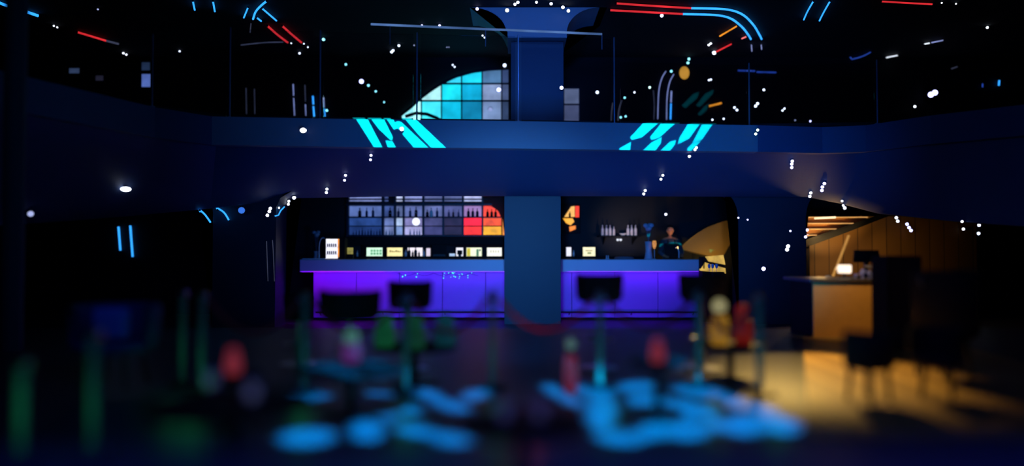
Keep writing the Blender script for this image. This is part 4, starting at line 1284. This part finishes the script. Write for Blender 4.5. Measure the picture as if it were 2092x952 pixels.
    bmesh.ops.delete(hb, geom=[v for v in hb.verts if (v.co.z < hc.z + 0.045 * k and v.co.y < hc.y + 0.03 * k) or v.co.z < hc.z - 0.07 * k], context='VERTS')
    mb = MB(); mb.bm = hb; mb.build('hair', M_hair, t, smooth=True)
    mb = MB()
    prof = [(1.49, .06, .05), (1.475, .11, .075), (1.44, .19, .10), (1.38, .205, .125), (1.25, .185, .13), (1.1, .17, .12), (0.95, .175, .125), (0.88, .18, .13)]
    ringsv = [[mb.bm.verts.new(Vector((a * math.cos(q * math.pi / 10), b_ * math.sin(q * math.pi / 10), z)) * k) for q in range(20)] for z, a, b_ in prof]
    for r1, r2 in zip(ringsv, ringsv[1:]):
        for q in range(20):
            mb.bm.faces.new((r1[q], r1[(q + 1) % 20], r2[(q + 1) % 20], r2[q]))
    for s_, side in ((-1, 'L'), (1, 'R')):
        sv, ev, wv = Vector(J['s' + side]), Vector(J['e' + side]), Vector(J['w' + side])
        mb.tube([(sv - Vector((s_ * 0.03, 0, 0))) * k, ev * k, (ev * 0.25 + wv * 0.75) * k], [.082 * k, .06 * k, .042 * k], 14)
    mb.build('shirt', M_shirt, t, smooth=True)
    mb = MB(); mb.box(-0.17 * k, 0.17 * k, -0.165 * k, -0.15 * k, 0.5 * k, 1.36 * k, 0.006); mb.box(-0.09 * k, -0.07 * k, -0.15 * k, -0.1 * k, 1.36 * k, 1.44 * k); mb.box(0.07 * k, 0.09 * k, -0.15 * k, -0.1 * k, 1.36 * k, 1.44 * k)
    mb.build('apron', M_apron, t)
    mb = MB()
    for s_, side in ((-1, 'L'), (1, 'R')):
        h_, n_, a_ = Vector(J['h' + side]), Vector(J['k' + side]), Vector(J['a' + side])
        mb.tube([(h_ + Vector((0, 0, 0.1))) * k, h_ * k, n_ * k, (a_ + Vector((0, 0, 0.03))) * k], [.1 * k, .105 * k, .078 * k, .06 * k], 14)
    mb.build('trousers', M_apron, t, smooth=True)
    return t


person()
# pale tap/handle right of the bartender
t = thing('beer_tap', 'small grey hooked tap at the right end of the bar', 'tap', (P(1386, 528, 18.3).x, 18.3, zt))
mb = MB(); mb.tube([P(1387, 527, 18.3), P(1387, 515, 18.3), P(1384, 504, 18.3), P(1380, 507, 18.3)], 0.014, 8); wpart(t, mb, 'spout', M_bar)
mb = MB(); mb.lathe([(0, 0), (0.05, 0), (0.04, 0.02), (0.02, 0.03), (0, 0.03)], (P(1387, 528, 18.3).x, 18.3, zt), 12); wpart(t, mb, 'tap_base', M_metal)

# curved wood wing and lit ledge
YQ = 19.2
t = thing('wood_wing', 'amber-lit leaf-shaped curved wood panel right of the bartender', 'wood panel', P(1450, 528, YQ))
ol = smooth_path([(1388, 508), (1412, 486), (1440, 467), (1470, 455), (1499, 446)], 5) + [(1503, 470), (1497, 490), (1488, 505), (1479, 521)] + smooth_path([(1479, 521), (1455, 524), (1420, 518), (1388, 508)], 5)[1:-1]
mb = MB(); n_ = len(ol)
front = [mb.bm.verts.new(P(a, b, YQ + 0.3 * ((a - 1388) / 115.0) ** 2)) for a, b in ol]
back = [mb.bm.verts.new(v.co + Vector((0, 0.05, 0))) for v in front]
f1 = mb.bm.faces.new(front); f2 = mb.bm.faces.new(back[::-1])
for i in range(n_):
    mb.bm.faces.new((front[i], back[i], back[(i + 1) % n_], front[(i + 1) % n_]))
bmesh.ops.triangulate(mb.bm, faces=[f1, f2])
wpart(t, mb, 'panel', M_veneer)
mb = MB(); q = P(1470, 520, YQ + 0.25); mb.box(q.x - 0.03, q.x + 0.03, YQ + 0.32, YQ + 0.38, 0, q.z + 0.2); wpart(t, mb, 'support_post', M_dark)
mb = MB(); q = P(1420, 505, YQ); mb.box(q.x - 0.03, q.x + 0.03, YQ + 0.12, YQ + 0.18, 0, q.z); wpart(t, mb, 'support_post', M_dark)
YL = 17.6
t = thing('lit_side_table', 'bright yellow-lit side table at the right end of the bar', 'side table', (P(1458, 560, YL).x, YL, 0))
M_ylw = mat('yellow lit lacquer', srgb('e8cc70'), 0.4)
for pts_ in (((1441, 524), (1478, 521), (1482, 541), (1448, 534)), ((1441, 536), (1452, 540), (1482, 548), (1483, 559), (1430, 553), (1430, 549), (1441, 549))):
    mb = MB(); mb.prism([P(a, b, YL) for a, b in pts_], (0, 0.04, 0)); wpart(t, mb, 'glow_front', glow('yellow light glow', srgb('d8b050'), 0.85, 0.35, 5))  # warm light on these faces is put in as emission
q0, q1 = P(1436, 556, YL), P(1482, 556, YL)
mb = MB(); mb.box(q0.x, q1.x, YL + 0.04, YL + 0.4, ZS, P(0, 525, YL).z, 0.01); wpart(t, mb, 'cabinet', M_dark)
for i, x in enumerate((1449, 1456, 1464)):
    q = P(x, 556, YL - 0.45)
    tg = thing('wine_glass', ['left', 'middle', 'right'][i] + ' pale stem glass before the yellow-lit side table', 'glass', q, group='stem glasses by the yellow-lit table')
    MB().lathe([(0, 0), (0.03, 0.003), (0.005, 0.01), (0.005, 0.08), (0.03, 0.11), (0.035, 0.15), (0.028, 0.19), (0.026, 0.19), (0.032, 0.15), (0, 0.09)], (0, 0, 0), 12).build('glass_body', mat('violet white glass', srgb('b0a8e0'), 0.2), tg)
q = P(1456, 556, YL - 0.45)
t2 = thing('round_table', 'small round dark table holding the stem glasses', 'table', (q.x, q.y, 0))
MB().lathe([(0, q.z - 0.03), (0.26, q.z - 0.03), (0.26, q.z), (0, q.z)], (0, 0, 0), 24).build('tabletop', M_dark, t2)
MB().lathe([(0.0, ZS), (0.18, ZS), (0.18, ZS + 0.02), (0.03, ZS + 0.05), (0.03, q.z - 0.03), (0, q.z - 0.03)], (0, 0, 0), 16).build('pedestal', M_blackm, t2)

# ---------------------------------------------------------------- stairs at right
YSt = 17.9
t = thing('staircase', 'amber-lit staircase rising to the right above the board wall', 'staircase', (P(1720, 560, YSt).x, YSt, 0))
M_tread = mat('stair tread', srgb('c09048'), 0.5)
M_riser = mat('stair riser', srgb('8a5a20'), 0.6)
steps = [(443, 1772), (455.5, 1743), (467, 1708), (479.5, 1668)]
x_left = P(1640, 450, YSt).x
for i, (yy, xr) in enumerate(steps):
    z = P(0, yy, YSt).z
    xr_ = P(xr, yy, YSt).x
    mb = MB(); mb.box(x_left, xr_, YSt - 0.05, YSt + 0.09, z - 0.03, z, 0.004); wpart(t, mb, 'tread', M_tread)
    mb = MB(); mb.tube([(x_left + 0.1, YSt - 0.06, z - 0.012), (xr_ - 0.02, YSt - 0.06, z - 0.012)], 0.014, 6)
    wpart(t, mb, 'led_strip', glow('stair led', srgb('e8a860'), 0.75, 0.2))
    zl = P(0, yy + 12, YSt).z
    mb = MB(); mb.box(x_left, xr_ + 0.0, YSt + 0.06, YSt + 0.09, zl - 0.0, z - 0.035); wpart(t, mb, 'riser', M_riser)
    x2 = P(min(xr + 32, 1795), yy, YSt).x
    def sx(y):
        return 1655 + (492 - y) * (1810 - 1655) / (492 - 434.0)
    mb = MB(); mb.prism([P(xr - 22, yy, YSt + 0.1), P(sx(yy) + 3, yy - 1, YSt + 0.1), P(sx(yy + 12) + 3, yy + 12, YSt + 0.1), P(xr - 32, yy + 12, YSt + 0.1)], (0, 0.04, 0)); wpart(t, mb, 'side_panel', mat('stair side', srgb('d8a850'), 0.5))
mb = MB(); mb.tube([P(1664, 446, YSt - 0.14), P(1707, 444, YSt - 0.14)], 0.026, 8); wpart(t, mb, 'step_lamp', glow('step lamp', srgb('ffe0b0'), 1.3), 'bright white step lamp')
mb = MB(); mb.prism([P(1600, 505, YSt - 0.2), P(1655, 492, YSt - 0.2), P(1720, 468, YSt - 0.2), P(1810, 434, YSt - 0.2), P(1835, 434, YSt - 0.2), P(1727, 476, YSt - 0.2), P(1658, 501, YSt - 0.2), P(1600, 515, YSt - 0.2)], (0, 0.1, 0)); wpart(t, mb, 'stringer', M_dark)
mb = MB()
for px in (1648,):
    q = P(px, 500, YSt); mb.box(q.x - 0.05, q.x + 0.05, YSt - 0.05, YSt + 0.05, ZS, q.z)
wpart(t, mb, 'support_post', M_dark)
# leaning rod, its amber light put in as emission
t = thing('glow_rod', 'long leaning rod with amber light as its own glow between the column and the dark screen', 'rod', P(1700, 566, 12.3))
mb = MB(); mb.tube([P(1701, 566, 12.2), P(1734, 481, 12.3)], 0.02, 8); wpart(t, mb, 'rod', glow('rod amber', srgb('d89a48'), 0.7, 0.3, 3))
mb = MB(); mb.lathe([(0, 0), (0.05, 0), (0.05, 0.04), (0, 0.05)], P(1693, 568, 12.2), 12); wpart(t, mb, 'rod_base', M_metal)

# ---------------------------------------------------------------- desk with screens at right
YD = 11.0
za = P(0, 570, YD).z
t = thing('reception_desk', 'dark desk with amber-lit wooden front right of the flared column', 'desk', (P(1740, 600, YD).x, YD, 0))
x0, x1 = P(1655, 600, YD).x, P(1830, 600, YD).x
mb = MB(); mb.box(x0, x1, YD, YD + 1.1, za - 0.05, za, 0.01); wpart(t, mb, 'desktop', mat('desk top smoke', srgb('3a2e22'), 0.4))
mb = MB(); mb.box(x0 + 0.08, x1 - 0.08, YD + 0.08, YD + 0.12, 0, za - 0.055); wpart(t, mb, 'front_board', mat('desk veneer', srgb('c48c3c'), 0.5))
for xx in (x0 + 0.08, x1 - 0.12):
    mb = MB(); mb.box(xx, xx + 0.04, YD + 0.13, YD + 1.0, 0, za - 0.055); wpart(t, mb, 'side_board', M_dark)


def screen(label, px0, py0, px1, py1, Y, zbase, wedge=0.12):
    a, b = P(px0, py0, Y), P(px1, py1, Y)
    t = thing('computer_screen', label, 'screen', ((a.x + b.x) / 2, Y, zbase))
    mb = MB(); mb.prism([a, (b.x - 0.04, Y, a.z), (b.x, Y, b.z), (a.x - 0.02, Y, b.z)], (0, 0.04, 0)); wpart(t, mb, 'screen_panel', M_dark)
    mb = MB(); mb.box((a.x + b.x) / 2 - 0.03, (a.x + b.x) / 2 + 0.03, Y + 0.05, Y + 0.09, zbase + 0.01, b.z + 0.06); wpart(t, mb, 'stand', M_blackm)
    mb = MB(); mb.box((a.x + b.x) / 2 - 0.12, (a.x + b.x) / 2 + 0.12, Y - 0.04, Y + 0.14, zbase, zbase + 0.012, 0.004); wpart(t, mb, 'foot', M_blackm)
screen('dark tilted screen on the amber-lit desk', 1747, 511, 1800, 536, YD + 0.75, za)
a, b = P(1710, 541, YD + 0.3), P(1740, 558, YD + 0.3)
t = thing('table_lamp', 'glowing white cylinder lamp on the desk at the foot of the rod', 'table lamp', ((a.x + b.x) / 2, YD + 0.3, za))
cx = (a.x + b.x) / 2; rr = (b.x - a.x) / 2 * 0.9
mb = MB(); mb.lathe([(0, b.z), (rr * 0.9, b.z), (rr, b.z + 0.02), (rr, a.z - 0.02), (rr * 0.9, a.z), (0, a.z)], (cx, YD + 0.3, 0), 20); wpart(t, mb, 'lamp_shade', glow('shade white', srgb('ffe8d0'), 1.6, 0.1))
mb = MB(); mb.lathe([(0, za), (0.07, za), (0.07, za + 0.015), (0.015, za + 0.02), (0.015, b.z), (0, b.z)], (cx, YD + 0.3, 0), 12); wpart(t, mb, 'lamp_base', M_blackm)
mb = MB(); mb.tube([Vector((cx - rr * 0.9, YD + 0.3, b.z + 0.02)), Vector((cx - rr * 1.35, YD + 0.3, (a.z + b.z) / 2)), Vector((cx - rr * 0.9, YD + 0.3, a.z - 0.015))], 0.007, 6); wpart(t, mb, 'handle', M_metal)
t = thing('keyboard_tray', 'amber-lit paper tray on the desk between the dark screens', 'tray', P(1795, 545, YD + 0.4))
mb = MB(); mb.prism([P(1778, 542, YD + 0.35), P(1809, 545, YD + 0.35), P(1809, 552, YD + 0.35), P(1778, 546, YD + 0.35)], (0, 0.2, 0)); wpart(t, mb, 'paper', mat('cream paper', srgb('f0d8a0'), 0.6))
q = P(1795, 552, YD + 0.45); mb = MB(); mb.box(q.x - 0.08, q.x + 0.08, q.y - 0.04, q.y + 0.06, za, q.z + 0.01); wpart(t, mb, 'tray_base', M_dark)
M_bg = mat('bluish glassware', srgb('8088c8'), 0.2)
for i, (x, h) in enumerate(((1760, 0.1), (1767, 0.14), (1775, 0.12), (1783, 0.09), (1748, 0.07))):
    q = P(x, 568, YD + 0.15)
    tag(MB().lathe([(0, 0), (0.025, 0), (0.006, 0.012), (0.006, h * 0.4), (0.03, h * 0.6), (0.034, h), (0.03, h), (0.026, h * 0.62), (0, h * 0.45)], (q.x, YD + 0.15 + 0.05 * (i % 2), za), 12).build('wine_glass', M_bg), ['leftmost of the bluish glasses in the middle of the desk', 'tallest bluish glass on the desk', 'bluish glass right of the tallest on the desk', 'rightmost bluish glass on the desk', 'short bluish glass near the white cylinder lamp'][i], 'glass', 'bluish glasses on the desk')
# large dark cabinet (speaker) and rounded lounge chair
YK = 9.6
a, b = P(1813, 523, YK), P(1886, 700, YK)
t = thing('loudspeaker', 'big black loudspeaker cabinet right of the desk', 'loudspeaker', ((a.x + b.x) / 2, YK, 0))
mb = MB(); mb.box(a.x, b.x, YK, YK + 0.45, 0.02, a.z, 0.02); wpart(t, mb, 'cabinet', M_dark)
mb = MB(); mb.box(a.x + 0.03, b.x - 0.03, YK - 0.015, YK, 0.06, a.z - 0.04, 0.005); wpart(t, mb, 'grille', M_leather)
mb = MB()
for dx in (0.05, b.x - a.x - 0.05):
    for dy in (0.05, 0.4):
        mb.lathe([(0, 0), (0.025, 0), (0.025, 0.02), (0, 0.02)], (a.x + dx, YK + dy, 0), 8)
wpart(t, mb, 'foot', M_blackm)


def tub_chair(name, label, loc, rz, seat_h, back_h, w, mt, group=None, pole=True, rim=None):
    t = thing(name, label, 'stool' if pole else 'armchair', loc, rz, group)
    r = w / 2
    MB().lathe([(0, seat_h - 0.09), (r * 0.85, seat_h - 0.09), (r * 0.95, seat_h - 0.05), (r * 0.93, seat_h), (r * 0.7, seat_h + 0.02), (0, seat_h + 0.02)], (0, 0, 0), 24).build('seat', mt, t, smooth=True)
    mb = MB(); mb.lathe([(r * 0.93, seat_h - 0.06), (r * 1.02, seat_h - 0.05), (r * 1.07, back_h - 0.04), (r * 1.03, back_h), (r * 0.95, back_h), (r * 0.9, back_h - 0.04), (r * 0.86, seat_h + 0.01), (r * 0.93, seat_h - 0.06)], (0, 0, 0), 24, arc=(math.radians(-200), math.radians(20)))
    mb.build('backrest', mt, t, smooth=True)
    if pole:
        MB().lathe([(0, 0.02), (0.03, 0.02), (0.03, seat_h * 0.5), (0.022, seat_h * 0.5), (0.022, seat_h - 0.09), (0, seat_h - 0.09)], (0, 0, 0), 14).build('pole', M_metal, t)
        MB().lathe([(0, 0), (0.2, 0), (0.2, 0.012), (0.05, 0.03), (0, 0.03)], (0, 0, 0), 24).build('base', M_metal, t)
        mb = MB(); mb.tube([(0.15 * math.cos(q * math.pi / 10), 0.15 * math.sin(q * math.pi / 10) - 0.06, seat_h * 0.4) for q in range(21)], 0.01, 8); mb.build('footrest', M_metal, t)
    else:
        for q in range(4):
            an = math.pi / 4 + q * math.pi / 2
            MB().tube([(r * 0.65 * math.cos(an), r * 0.65 * math.sin(an), seat_h - 0.08), (r * 0.8 * math.cos(an), r * 0.8 * math.sin(an), 0)], [0.022, 0.014], 8).build('leg', M_blackm, t)
    return t


q = P(1925, 560, 7.6)
ch = tub_chair('armchair', 'high round-backed black armchair at far right, seen from behind', (q.x, 7.6, 0), 0.35, 0.5, P(0, 552, 7.6).z, 0.62, M_leather, None, False)
mb = MB(); mb.tube([P(1884, 585, 7.25), P(1878, 572, 7.25), P(1880, 563, 7.25), P(1888, 558, 7.25)], 0.008, 6); wpart(ch, mb, 'piping', M_metal, 'pale rim piece')
G3 = 'tub bar stools in front of the bar'
spots_ = [(1224, 559, 8.2, 0.50, 'black tub bar stool just right of the square column'), (1434, 558, 8.2, 0.48, 'black tub bar stool in front of the right end of the bar'), (838, 573, 8.15, 0.46, 'black tub bar stool left of the square column'), (715, 592, 7.6, 0.6, 'wide black tub bar stool in front of the left end of the bar'), (610, 600, 8.5, 0.3, 'small dark bar stool beside the left end of the bar')]
for x, y, Y, w_, lab in spots_:
    q = P(x, y, Y)
    tub_chair('bar_stool', lab, (q.x, Y, 0), math.pi if False else 0.0, q.z - 0.22, q.z, w_, M_leather, G3)

# ---------------------------------------------------------------- stanchions and ropes
M_stan = mat('pale stanchion', srgb('5c7a6c'), 0.5, 0.1)
M_rope = mat('red velvet rope', srgb('b01428'), 0.7, noise=0.2, scale=40)
def stanchion(label, px, base_y, h, gain=1.0):
    q = floor_pt(px, base_y)
    t = thing('stanchion', label, 'rope post', q, group='rope posts')
    MB().lathe([(0, 0), (0.15, 0), (0.15, 0.015), (0.05, 0.04), (0, 0.045)], (0, 0, 0), 20).build('base', M_blackm, t)
    MB().lathe([(0, 0.04), (0.032, 0.04), (0.032, h - 0.06), (0, h - 0.06)], (0, 0, 0), 14).build('pole', M_stan, t)
    MB().lathe([(0.03, h - 0.06), (0.045, h - 0.05), (0.045, h - 0.02), (0.02, h), (0, h)], (0, 0, 0), 14).build('finial', M_metal, t)
    light('POINT', 'post_uplight', (q.x + 0.05, q.y - 0.3, 0.3), None, STG * gain, (0.05, 1.0, 0.35), shadow_soft_size=0.08)
    return q
STG = 0.3
sts = [(372, 786, 'first rope post from the left in the middle row'), (412, 800, 'second rope post from the left in the middle row'), (622, 796, 'rope post in front of the left end of the bar'), (828, 800, 'rope post under the tub stool left of the square column'), (1006, 792, 'rope post just left of the square column'), (1226, 790, 'rope post under the tub stool right of the square column'), (1427, 786, 'rope post in front of the right end of the bar'), (1552, 805, 'rope post in front of the right flared column')]
SQ = [stanchion(l_, x, y, 0.92) for x, y, l_ in sts]
stanchion('nearest short green-lit post at far left', 42, 938, 0.62, 2.6)
stanchion('short green-lit post second from the left edge', 190, 932, 0.8, 1.8)
rl = ['red rope left of the bar, lit at its lowest point', 'red rope in front of the left end of the bar', 'red rope left of the square column', 'red rope drooping across the foot of the square column', 'red rope in front of the right half of the bar', 'red rope in front of the right flared column']
for i in range(1, 7):
    A = SQ[i] + Vector((0, 0, 0.84)); B = SQ[i + 1] + Vector((0, 0, 0.84))
    t = thing('velvet_rope', rl[i - 1], 'rope', (A + B) / 2, group='velvet ropes')
    d = (B - A).normalized() * 0.06
    A2, B2 = A + d, B - d
    pts = [A2.lerp(B2, k / 16) - Vector((0, 0, 0.3 * (1 - (2 * k / 16 - 1) ** 2))) for k in range(17)]
    mb = MB(); mb.tube(pts, 0.022, 10); wpart(t, mb, 'cord', M_rope)
    for e, f_ in ((A2, A), (B2, B)):
        mb = MB(); mb.tube([e, f_ + (e - f_) * 0.6], 0.018, 8); wpart(t, mb, 'hook', M_metal)
for (x, y, e_, c_) in ((1090, 690, 2.0, (1, 0.1, 0.25)),):
    q = P(x, y, 6.7)
    light('POINT', 'rope_fill', q, None, e_ * 0.5, c_, shadow_soft_size=0.04)  # unseen red point light added to brighten the rope

# ---------------------------------------------------------------- low tables with glassware and lanterns
def low_table(label, x, y, h, r, m_=None):
    t = thing('cocktail_table', label, 'table', (x, y, 0), group='low round tables on the floor')
    MB().lathe([(0, h - 0.03), (r - 0.01, h - 0.03), (r, h - 0.02), (r, h - 0.005), (r - 0.01, h), (0, h)], (0, 0, 0), 32).build('tabletop', m_ or M_dark, t)
    MB().lathe([(0, 0.02), (0.035, 0.02), (0.035, h - 0.03), (0, h - 0.03)], (0, 0, 0), 14).build('pedestal', M_blackm, t)
    MB().lathe([(0, 0), (r * 0.6, 0), (r * 0.6, 0.012), (0.06, 0.025), (0, 0.025)], (0, 0, 0), 24).build('base', M_blackm, t)
    return t


def table_at(px, py, h, r, label):
    q = floor_pt(px, py, h)
    return low_table(label, q.x, q.y, h, r)


def lantern(px, py, z, col, top, hh, r, label, e=0.9):
    q = floor_pt(px, py, z)
    t = thing('lantern', label, 'lantern', (q.x, q.y, z), group='coloured glass lanterns')
    MB().lathe([(0, 0), (r * 0.8, 0), (r, hh * 0.3), (r * 0.8, hh * 0.6), (0, hh * 0.6)], (0, 0, 0), 16).build('glass_body', glow('lantern ' + col, srgb(col), e * 0.75, 0.2, 6), t, smooth=True)
    MB().ball((0, 0, hh * 0.78), r * 0.75, 14, (1, 1, 1.1)).build('globe', glow('globe ' + top, srgb(top), e, 0.2, 6), t, smooth=True)
    MB().lathe([(r * 0.35, hh * 0.58), (r * 0.5, hh * 0.6), (r * 0.5, hh * 0.64), (r * 0.3, hh * 0.66)], (0, 0, 0), 12).build('collar', M_blackm, t)
    return t


def tumbler(px, py, z, label, col='c8ccd8', e=0.16):
    q = floor_pt(px, py, z)
    t = thing('candle_glass', label, 'candle glass', (q.x, q.y, z), group='candle glasses on the low tables')
    MB().lathe([(0, 0), (0.035, 0), (0.042, 0.1), (0.038, 0.1), (0.032, 0.012), (0, 0.012)], (0, 0, 0), 14).build('glass_body', M_tumbler, t)
    MB().lathe([(0, 0.013), (0.028, 0.013), (0.03, 0.07), (0, 0.072)], (0, 0, 0), 12).build('candle', glow('candle ' + col, srgb(col), e * 1.1, 0.2), t)
    return t


table_at(470, 822, 0.45, 0.46, 'low round table left, between the second and third rope posts')
tumbler(432, 792, 0.45, 'candle glass at the back of the left low table', '9aa4b4', 0.2)
tumbler(515, 818, 0.45, 'candle glass at the right of the left low table', '9aa0c0', 0.3)
table_at(1065, 862, 0.35, 0.36, 'low round table at the foot of the square column')
tumbler(1030, 858, 0.35, 'left candle glass on the table below the square column', '8078b0', 0.25)
tumbler(1102, 856, 0.35, 'right candle glass on the table below the square column', '8078b0', 0.25)
lantern(1166, 800, 0.0, 'c02038', '7ab0a8', 0.56, 0.065, 'red lantern with pale green globe below the square column', 0.25)
table_at(720, 752, 0.35, 0.42, 'low round table under the wide tub stool')
lantern(718, 738, 0.35, '7a3a9a', '5a9a90', 0.26, 0.09, 'violet lantern with green globe under the wide tub stool', 0.45)
table_at(848, 706, 0.35, 0.42, 'low table behind the rope left of the column')
lantern(786, 708, 0.35, '145c38', '145c38', 0.3, 0.11, 'green lantern at the left edge of the low table with green lanterns', 0.55)
lantern(848, 712, 0.35, '144c34', '144c34', 0.3, 0.11, 'green lantern in the middle of the low table with green lanterns', 0.5)
lantern(910, 706, 0.35, '0f4250', '0f4250', 0.28, 0.12, 'teal lantern at the right edge of the low table with green lanterns', 0.5)
table_at(1492, 702, 0.35, 0.34, 'low round table right of the right bar stools')
lantern(1470, 704, 0.35, 'c08828', 'b0a878', 0.5, 0.10, 'amber lantern with cream globe near the right flared column', 0.55)
lantern(1518, 702, 0.35, '7c1814', '701410', 0.42, 0.10, 'dull red lantern near the right flared column', 0.6)
table_at(484, 766, 0.45, 0.17, 'tiny round table holding a red lantern at left')
lantern(476, 762, 0.45, 'a83848', '8a2c3c', 0.17, 0.055, 'red lantern on the tiny table behind the left low table', 0.6)
table_at(1345, 738, 0.45, 0.22, 'tiny round table in front of the right bar stools')
lantern(1343, 738, 0.45, 'a83848', '8a2c3c', 0.17, 0.055, 'red lantern on the tiny table between the right rope posts', 0.6)
# navy armchair group at left
q = floor_pt(235, 790)
ac = tub_chair('armchair', 'navy armchair in the dark left of the rope posts', (q.x, q.y, 0), math.pi, 0.42, 0.78, 0.75, M_navy, None, False)
MB().box(-0.17, 0.17, 0.02, 0.14, 0.46, 0.76, 0.05).build('cushion', mat('blue cushion', srgb('4860b8'), 0.8), ac)
light('SPOT', 'armchair_glow', (q.x + 0.2, q.y - 1.5, 2.4), (q.x, q.y, 0.6), 13, (0.08, 0.2, 1.0), spot_size=math.radians(26), spot_blend=1.0, shadow_soft_size=0.1)
# chairs breaking up the amber light
for (x, y, rz, lab) in ((1775, 822, 0.4, 'dark armchair at the left of the amber-lit floor'), (1915, 815, 2.6, 'dark armchair at the right of the amber-lit floor')):
    q = floor_pt(x, y)
    tub_chair('armchair', lab, (q.x, q.y, 0), rz, 0.38, 0.62, 0.42, M_leather, 'dark armchairs on the amber-lit floor', False)
# amber lit rug floor area (boards)
a = floor_pt(1655, 900); b = floor_pt(1640, 690)
mb = MB(); mb.prism([(a.x, a.y, 0.001), (a.x + 3.4, a.y, 0.001), (a.x + 4.2, b.y, 0.001), (b.x, b.y, 0.001)], (0, 0, 0.012))
tag(mb.build('floor_deck', planks('deck boards', srgb('9a7430'), srgb('b8904a'), 0.2, 0)), 'raised amber-lit wooden floor deck at lower right', 'floor deck')
# near dark ledges at the bottom edge
def ledge(label, pts_px, z, th, m_):
    mb = MB(); mb.prism([floor_pt(x, y, z) - Vector((0, 0, th)) for x, y in pts_px], (0, 0, th))
    o = mb.build('lounge_table', m_)
    return o
YN = 2.4
for (x0, x1, yb, lab, zz) in ((-200, 1000, 930, 'near dark blue table edge along the lower left', 0), (1080, 2300, 916, 'near dark indigo table edge along the lower right', 0)):
    p0, p1 = P(x0, yb, YN), P(x1, yb - (18 if zz == 0 and x0 > 1000 else 0), YN)
    z_ = p0.z
    t = thing('lounge_table', lab, 'table', ((p0.x + p1.x) / 2, YN, 0))
    mb = MB(); mb.box(p0.x, p1.x, 1.5, YN, z_ - 0.04, z_, 0.008); wpart(t, mb, 'tabletop', mat('table blue black', srgb('2a3050'), 0.5))
    for xx in (p0.x + 0.1, p1.x - 0.1):
        for yy in (1.6, YN - 0.1):
            mb = MB(); mb.lathe([(0, 0), (0.025, 0), (0.025, z_ - 0.04), (0, z_ - 0.04)], (xx, yy, 0), 10); wpart(t, mb, 'leg', M_blackm)
light('AREA', 'near_table_wash', (0.5, 1.6, 4.5), (0.5, 2.0, 0.5), 60, (0.05, 0.1, 1.0), shape='RECTANGLE', size=4, size_y=0.5)  # unseen area light added to brighten the near tables
